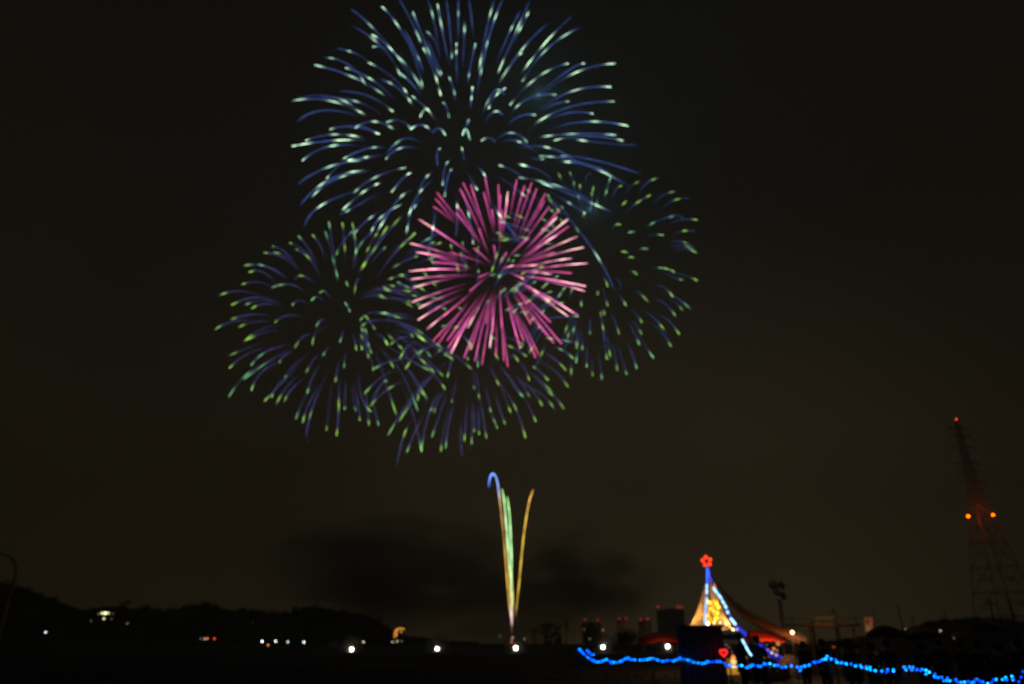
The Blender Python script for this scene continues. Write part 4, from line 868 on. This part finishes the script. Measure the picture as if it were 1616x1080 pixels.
bm = BM(); tube(bm, [at(1218, 925, D), at(1224, 935, D), at(1228, 944, D)], .06, 8); tube(bm, [at(1216, 925, D), at(1234, 926, D)], .04, 8); link('bracket', bm, BLACKM, o)

# raised walkway lit by sodium light
D = 78.0; o = thing('raised_walkway', Vector((at(1300, 1000, D).x, D, 0)), 'raised walkway with two orange lit rails left of the banner', 'walkway')
WM = mat('rusty_rail_paint', (.34, .20, .11), .6, .1, 1.5)
for nm, y, h in (('handrail', 975.3, .045), ('deck_edge', 986.0, .07)):
    a = at(1240, y, D); b = at(1358, y, D); bm = BM(); box(bm, (a.x, D - .1, a.z - h), (b.x, D + .02, a.z + h)); link(nm, bm, WM, o)
a = at(1240, 987.5, D); b = at(1358, 987.5, D); bm = BM(); box(bm, (a.x, D + .03, a.z - .07), (b.x, D + 1.8, a.z + .02)); link('deck', bm, CONC, o)
for x in (1250, 1270, 1290, 1310, 1330, 1350):
    q = at(x, 975, D); q2 = at(x, 986, D); bm = BM(); box(bm, (q.x - .04, D + .025, q2.z), (q.x + .04, D + .09, q.z)); link('baluster_post', bm, WM, o)
for x in (1258, 1283, 1328, 1352):
    q = at(x, 988, D); bm = BM(); tube(bm, [(q.x, D + .9, -.2), (q.x, D + .9, q.z - .17)], .12, 10); link('pier', bm, WM, o)
sl = thing('sodium_lamp', Vector((at(1312, 1000, D - 5).x, D - 5, 0)), 'thin post with an orange glow where the walkway rails shine brightest', 'street lamp')
q = at(1312, 969, D - 1.6); bm = BM(); tube(bm, [Vector((q.x + .5, D - 1.0, 0)), Vector((q.x + .5, D - 1.0, q.z + .1)), Vector((q.x, D - 1.6, q.z + .15))], .05, 8); link('post', bm, BLACKM, sl)
bm = BM(); box(bm, (q.x - .25, D - 1.8, q.z + .07), (q.x + .25, D - 1.4, q.z + .2)); link('lamp_shade', bm, BLACKM, sl)
pointlight('sodium_light', Vector((q.x, D - 1.6, q.z - .2)), (1, .42, .10), 26, 0, sl)
# banner with a red brush mark
D = 60.0; tl = at(1363.5, 974, D); tr = at(1376.5, 972.5, D); bl = at(1366, 997.5, D); brr = at(1378.5, 992.5, D)
o = thing('banner', Vector((tr.x + .05, D, 0)), 'tan banner with a red mark on a thin pole above the dark umbrellas', 'banner')
bm = BM(); nx_, ny = 10, 14; g = []
for j in range(ny + 1):
    v = j / ny; L_ = tl.lerp(bl, v); R_ = tr.lerp(brr, v); g.append([bm.verts.new(L_.lerp(R_, i / nx_) + Vector((0, .06 * math.sin(i * .9 + j * .4), 0))) for i in range(nx_ + 1)])
for j in range(ny):
    for i in range(nx_): bm.faces.new((g[j][i], g[j][i + 1], g[j + 1][i + 1], g[j + 1][i]))
BC = mat('cream_banner_cloth', (.62, .50, .42), .85, 0, 4, .08)
c_ = link('cloth', bm, BC, o, True); c_.modifiers.new('thickness', 'SOLIDIFY').thickness = .01
bm = BM()
for s in (((1367.5, 980.5), (1369.5, 981), (1371, 983)), ((1371, 979), (1369.5, 982), (1367.5, 985)), ((1368.5, 982), (1370.5, 984), (1372, 986.5)), ((1366.8, 982.5), (1369, 983.2), (1371.5, 982.3))):
    tube(bm, [at(x, y, D - .10) for x, y in s], .06, 6)
for v in bm.verts: v.co.y = D - .10 + (v.co.y - D + .10) * .15
link('red_mark', bm, mat('red_dye', (.55, .03, .03), .8, 0, 3, .1, 0), o)
bm = BM(); tube(bm, [Vector((tr.x + .45, D, 0)), Vector((tr.x + .04, D, tr.z + .35))], .022, 8); tube(bm, [tl + Vector((-.03, 0, .02)), tr + Vector((.06, 0, .02))], .014, 6); link('pole', bm, BLACKM, o)
pointlight('banner_fill_light', Vector((tl.x - .7, D - 2.2, .9)), (1, .5, .22), 120, 0, o)  # added light without a visible lamp, brightens the banner cloth

# utility poles behind the low hill
for (x0, y0, x1, y1, D, lb) in ((1428, 996, 1417, 955, 200, 'tallest leaning dark pole left of the low hill'), (1442, 994, 1439.5, 972, 205, 'short dark pole just right of the tallest leaning one'), (1491, 982, 1489.5, 967, 230, 'thin pole standing on the back of the low hill'), (1316, 985, 1314.5, 961, 100, 'dark pole rising behind the walkway rails'), (1283, 1000, 1281, 979, 100, 'short dark pole at the left part of the walkway'), (1562, 990, 1560, 945, 150, 'dark pole in front of the pylon’s left leg'), (1598, 990, 1590, 943, 150, 'dark pole in front of the middle of the pylon')):
    t_ = at(x1, y1, D); bm = BM(); bx_ = Vector((t_.x, D, 0)); tube(bm, [bx_, t_], [.17, .11], 8)
    o = thing('utility_pole', bx_, lb, 'utility pole', 'utility poles behind the crowd'); link('pole', bm, mat('dark_pole_wood', (.05, .045, .04), .9, 0, 2), o)
    bm = BM(); box(bm, (t_.x - .7, D - .17, t_.z - .7), (t_.x + .7, D - .115, t_.z - .6)); link('crossbar', bm, BLACKM, o)

# ------------------------------------------------------------------ people watching, seen as silhouettes
SKIN = mat('skin', (.42, .26, .19), .6, 0, 6, .08, 0)
COATS = [mat('black_winter_coat', (.018, .018, .022), .9), mat('navy_winter_coat', (.02, .025, .05), .9), mat('charcoal_wool_coat', (.04, .038, .038), .95), mat('dark_brown_coat', (.05, .035, .025), .9)]
TRO = mat('dark_trousers', (.02, .02, .026), .9); HAIR = mat('black_hair', (.012, .010, .009), .6, 0, 30, .3)
def person(x, y, h, face, label, arms=('down', 'down'), coat=0, hat=False, group='spectators in front of the low hill', thick=1.0):
    s = h / 1.75
    J = {}; E_ = []; RD = {}
    def jt(n, p, r, par=None):
        J[n] = Vector(p) * s; RD[n] = r * s * thick
        if par: E_.append((par, n))
    jt('pelvis', (0, 0, .95), .15); jt('waist', (0, 0, 1.08), .145, 'pelvis'); jt('chest', (0, -.01, 1.30), .165, 'waist'); jt('neckb', (0, 0, 1.44), .085, 'chest'); jt('neck', (0, -.01, 1.50), .058, 'neckb')
    jt('jaw', (0, -.03, 1.56), .072, 'neck'); jt('head', (0, -.015, 1.645), .098, 'jaw'); jt('crown', (0, 0, 1.70), .078, 'head'); jt('nose', (0, -.125, 1.62), .016, 'head')
    for sd, sg in (('l', 1), ('r', -1)):
        jt('hip' + sd, (.10 * sg, 0, .90), .105, 'pelvis'); jt('knee' + sd, (.115 * sg, -.02, .50), .068, 'hip' + sd); jt('ankle' + sd, (.12 * sg, .01, .10), .048, 'knee' + sd)
        jt('heel' + sd, (.12 * sg, .0, .045), .045, 'ankle' + sd); jt('toe' + sd, (.14 * sg, -.17, .035), .036, 'heel' + sd)
        jt('sh' + sd, (.19 * sg, 0, 1.39), .075, 'chest'); a = arms[0 if sd == 'l' else 1]
        if a == 'down': el, wr, hn = (.25 * sg, .03, 1.10), (.25 * sg, -.06, .86), (0, -.02, -1)
        elif a == 'up': el, wr, hn = (.27 * sg, -.16, 1.20), (.10 * sg, -.32, 1.46), (-.2 * sg, -.1, .9)
        elif a == 'hold': el, wr, hn = (.25 * sg, -.05, 1.12), (.17 * sg, -.26, 1.22), (-.1 * sg, -.4, .8)
        elif a == 'pocket': el, wr, hn = (.30 * sg, .06, 1.12), (.20 * sg, -.06, .96), (-.3 * sg, -.2, -.9)
        jt('el' + sd, el, .050, 'sh' + sd); jt('wr' + sd, wr, .032, 'el' + sd)
        H_ = Vector(hn).normalized(); W_ = Vector(wr); X_ = Vector((0, 1, 0)).cross(H_); X_ = X_.normalized() if X_.length > .1 else Vector((1, 0, 0)); Y_ = H_.cross(X_)
        jt('palm' + sd, W_ + H_ * .055, .026, 'wr' + sd)
        for k in range(4):
            o_ = X_ * (-.024 + .016 * k); ln = (.062, .075, .078, .07)[k]
            jt('k%d%s' % (k, sd), W_ + H_ * .095 + o_, .0095, 'palm' + sd); jt('m%d%s' % (k, sd), W_ + H_ * (.095 + ln * .55) + o_ * 1.15 + Y_ * .010, .0085, 'k%d%s' % (k, sd)); jt('t%d%s' % (k, sd), W_ + H_ * (.095 + ln * .85) + o_ * 1.15 + Y_ * .032, .0075, 'm%d%s' % (k, sd))
        jt('th' + sd, W_ + H_ * .05 + X_ * .042 + Y_ * .012, .011, 'palm' + sd); jt('tt' + sd, W_ + H_ * .085 + X_ * .058 + Y_ * .026, .009, 'th' + sd)
    names = list(J); idx = {n: i for i, n in enumerate(names)}
    me = bpy.data.meshes.new('person_rig'); me.from_pydata([J[n] for n in names], [(idx[a], idx[b]) for a, b in E_], [])
    t = bpy.data.objects.new('person_rig', me); col.objects.link(t)
    sk = t.modifiers.new('skin', 'SKIN'); 
    for i, n in enumerate(names):
        v = me.skin_vertices[0].data[i]; v.radius = (RD[n], RD[n] * (.78 if n in ('waist', 'chest', 'pelvis') else 1)); v.use_root = (n == 'pelvis')
    sb = t.modifiers.new('sub', 'SUBSURF'); sb.levels = 1; sb.render_levels = 1
    dg = bpy.context.evaluated_depsgraph_get(); dg.update(); m2_ = bpy.data.meshes.new_from_object(t.evaluated_get(dg)); bpy.data.objects.remove(t)
    m2_.name = 'person'; m2_.materials.clear()
    for m in (COATS[coat], SKIN, TRO, BLACKM): m2_.materials.append(m)
    hands = [J['palml'], J['palmr']]
    for p in m2_.polygons:
        c = p.center; z = c.z / s; p.use_smooth = True
        p.material_index = 1 if z > 1.47 and abs(c.x) < .13 * s and c.y > -.2 * s or min((c - hh).length for hh in hands) < .085 * s else (0 if z > .80 else (3 if z < .09 else 2))
    o = bpy.data.objects.new('person', m2_); col.objects.link(o); o.location = (x, y, 0); o.rotation_euler = (0, 0, face)
    tag(o, label, 'person', group)
    # coat skirt and hair / hat as their own meshes
    bm = BM(); lathe(bm, (0, 0, 0), [(.235 * s, .70 * s), (.215 * s, .85 * s), (.19 * s, 1.0 * s), (.178 * s, 1.08 * s)], 18)
    for v in bm.verts: v.co.y *= .75
    link('coat_skirt', bm, COATS[coat], o, True, loc=(0, 0, 0)).modifiers.new('thickness', 'SOLIDIFY').thickness = .015
    bm = BM(); ball(bm, (0, .018 * s, 1.675 * s), .118 * s, 3, (.92, 1.02, .95))
    for v in [v for v in bm.verts if v.co.y < -.055 * s and v.co.z < 1.70 * s or v.co.z < 1.58 * s and v.co.y < .03 * s]: v.co.y = max(v.co.y, -.04 * s)
    link('knitted_hat' if hat else 'hair', bm, COATS[coat] if hat else HAIR, o, True, loc=(0, 0, 0))
    for nm, sx in (('eye', -1), ('eye', 1)):
        bm = BM(); ball(bm, (.033 * s * sx, -.098 * s, 1.645 * s), .011 * s, 1); link(nm, bm, HAIR, o, True, loc=(0, 0, 0))
    bm = BM(); box(bm, (-.022 * s, -.104 * s, 1.572 * s), (.022 * s, -.09 * s, 1.58 * s)); link('mouth', bm, mat('lips', (.3, .12, .1), .5, 0, 9, .1, 0), o, loc=(0, 0, 0))
    return o
def pxy(x, D): q = at(x, 1016, D); return q.x, D
G2 = 'two onlookers in front of the light tree'
x, y = pxy(1168, 25); person(x, y, 1.90, R(60), 'person holding up a camera, left one of two before the light tree', ('up', 'up'), 0, True, G2, 1.12)
# what that person lifts: a dark bag-like camera with hood
p = at(1152.5, 1006, 24.8); bm = BM(); 
o = thing('camera', p, 'dark camera held up by the left onlooker', 'camera'); box(bm, p + Vector((-.10, -.07, -.09)), p + Vector((.17, .07, .10))); bmesh.ops.bevel(bm, geom=bm.edges[:], offset=.02, segments=2, affect='EDGES'); link('camera_body', bm, BLACKM, o)
bm = BM(); tube(bm, [p + Vector((-.10, 0, 0)), p + Vector((-.24, .02, .015))], [.055, .075], 14); link('lens', bm, BLACKM, o, True)
x, y = pxy(1194, 24.5); person(x, y, 1.82, R(170), 'person with hand in pocket, right one of two before the light tree', ('pocket', 'down'), 2, False, G2, 1.1)
CROWD = [(1266, 26, 1.66, 'short person standing under the low end of the drooping netting', ('down', 'pocket')), (1296, 24, 1.72, 'person in dark clothes left of the small red orange lamp', ('pocket', 'down')), (1340, 21, 1.62, 'short person right of the small red orange lamp', ('down', 'down')), (1372, 20.5, 1.60, 'person right under the tan banner’s pole', ('pocket', 'pocket')),
         (1398, 22, 1.68, 'person holding the black umbrella right of the banner', ('hold', 'down')), (1452, 20, 1.58, 'person holding the brownish umbrella above the gap in the blue lights', ('hold', 'pocket')), (1480, 24, 1.70, 'person between the brownish umbrella and the small low one', ('pocket', 'down')),
         (1512, 26, 1.64, 'person under the small low umbrella', ('hold', 'down')), (1540, 19, 1.66, 'person left of the tilted umbrella', ('down', 'down')), (1572, 17.5, 1.60, 'person holding the tilted umbrella near the right edge', ('hold', 'down')), (1604, 18.5, 1.70, 'rightmost person at the edge of the picture', ('down', 'pocket'))]
for i, (px0, D, h, lb, ar) in enumerate(CROWD):
    x, y = pxy(px0, D); person(x, y, h, R(rnd.uniform(150, 210)), lb, ar, i % 4, i % 3 == 0)
def umbrella(px0, pyt, wpx, D, tilt, c, label, hand=1.25, rough=.7):
    top_ = at(px0, pyt, D); r = wpx * .5 * mpp(D); o = thing('umbrella', Vector((top_.x, D, hand)), label, 'umbrella', 'umbrellas held up in the crowd')
    M = Matrix.Translation(top_) @ Matrix.Rotation(R(tilt[0]), 4, 'X') @ Matrix.Rotation(R(tilt[1]), 4, 'Y')
    bm = BM(); n = 32; ps = [(0, 0), (r * .25, -.03 * r), (r * .5, -.12 * r), (r * .75, -.27 * r), (r * .92, -.43 * r), (r, -.54 * r)]
    rg = []
    for k, (rr_, z) in enumerate(ps):
        if k == 0: continue
        rg.append([bm.verts.new((rr_ * (1 - .05 * abs(math.sin(4 * 2 * math.pi * i / n))) * math.cos(2 * math.pi * i / n), rr_ * (1 - .05 * abs(math.sin(4 * 2 * math.pi * i / n))) * math.sin(2 * math.pi * i / n), z + .05 * r * (rr_ / r) * abs(math.sin(4 * 2 * math.pi * i / n)))) for i in range(n)])
    v0 = bm.verts.new((0, 0, 0))
    for i in range(n): bm.faces.new((v0, rg[0][i], rg[0][(i + 1) % n]))
    for A, B in zip(rg, rg[1:]):
        for i in range(n): bm.faces.new((A[i], B[i], B[(i + 1) % n], A[(i + 1) % n]))
    bm.transform(M); link('canopy', bm, c, o, True).modifiers.new('thickness', 'SOLIDIFY').thickness = .004
    bm = BM(); tube(bm, [M @ Vector((0, 0, .06)), M @ Vector((0, 0, -.75))], .008, 8); link('shaft', bm, BLACKM, o)
    bm = BM(); tube(bm, [M @ Vector((0, 0, -.74)), M @ Vector((0, 0, -.82)), M @ Vector((.03, 0, -.86)), M @ Vector((.06, 0, -.82))], .014, 8); link('handle', bm, BLACKM, o)
    bm = BM()
    for k in range(8):
        a = math.pi * k / 4; tube(bm, [M @ Vector((0, 0, -.25 * r)), M @ Vector((math.cos(a) * r * .5, math.sin(a) * r * .5, -.14 * r))], .004, 4)
        tube(bm, [M @ Vector((0, 0, -.012)), M @ Vector((math.cos(a) * r * .5, math.sin(a) * r * .5, -.135 * r)), M @ Vector((math.cos(a) * r * .98, math.sin(a) * r * .98, -.55 * r))], .003, 4)
    link('ribs', bm, BLACKM, o)
UM = [mat('black_umbrella_cloth', (.012, .012, .014), .6, 0, 3), mat('brown_umbrella_cloth', (.45, .28, .20), .7, 0, 3, .2), mat('grey_umbrella_cloth', (.12, .11, .12), .7, 0, 3)]
umbrella(1396, 987.5, 62, 22, (0, 3), UM[0], 'open black umbrella just right of the tan banner')
umbrella(1450, 991, 52, 20, (-14, 0), UM[1], 'open brownish umbrella above the gap in the blue lights')
umbrella(1512, 996, 26, 26, (0, -8), UM[1], 'small low umbrella left of the tilted one')
umbrella(1566, 987, 54, 17.5, (-20, 28), UM[1], 'tilted open umbrella near the right edge under the pylon')
umbrella(1335, 1008, 48, 21, (0, 5), UM[2], 'grey umbrella held low right beside the small red orange lamp')
# pale dome tent behind the string lights
D = 40.0; p = at(1245, 1034, D); o = thing('dome_tent', Vector((p.x, D, 0)), 'small pale dome tent behind the blue lights, below the drooping netting', 'tent')
bm = BM(); n = 24; rr_ = 21 * mpp(D); rows = []
for j in range(8):
    a = math.pi / 2 * j / 8; rows.append([bm.verts.new((p.x + rr_ * math.cos(a) * math.cos(2 * math.pi * i / n), D + rr_ * math.cos(a) * math.sin(2 * math.pi * i / n), p.z * math.sin(a) ** .9 * (1 + .04 * math.cos(6 * 2 * math.pi * i / n)))) for i in range(n)])
tv = bm.verts.new((p.x, D, p.z))
for A, B in zip(rows, rows[1:]):
    for i in range(n): bm.faces.new((A[i], A[(i + 1) % n], B[(i + 1) % n], B[i]))
for i in range(n): bm.faces.new((rows[-1][i], rows[-1][(i + 1) % n], tv))
link('canopy', bm, mat('pale_tent_cloth', (.05, .05, .07), .8, 0, 2), o, True)
bm = BM(); 
for s in (-1, 1): tube(bm, [Vector((p.x + rr_ * 1.01 * math.cos(a_) * s * .72, D - rr_ * 1.01 * math.cos(a_) * .72, p.z * math.sin(a_) ** .9 + .012)) for a_ in [math.pi / 2 * k / 10 for k in range(11)]], .010, 5)
link('tent_poles', bm, BLACKM, o)
# shrubs that make the dark bank behind the string lights
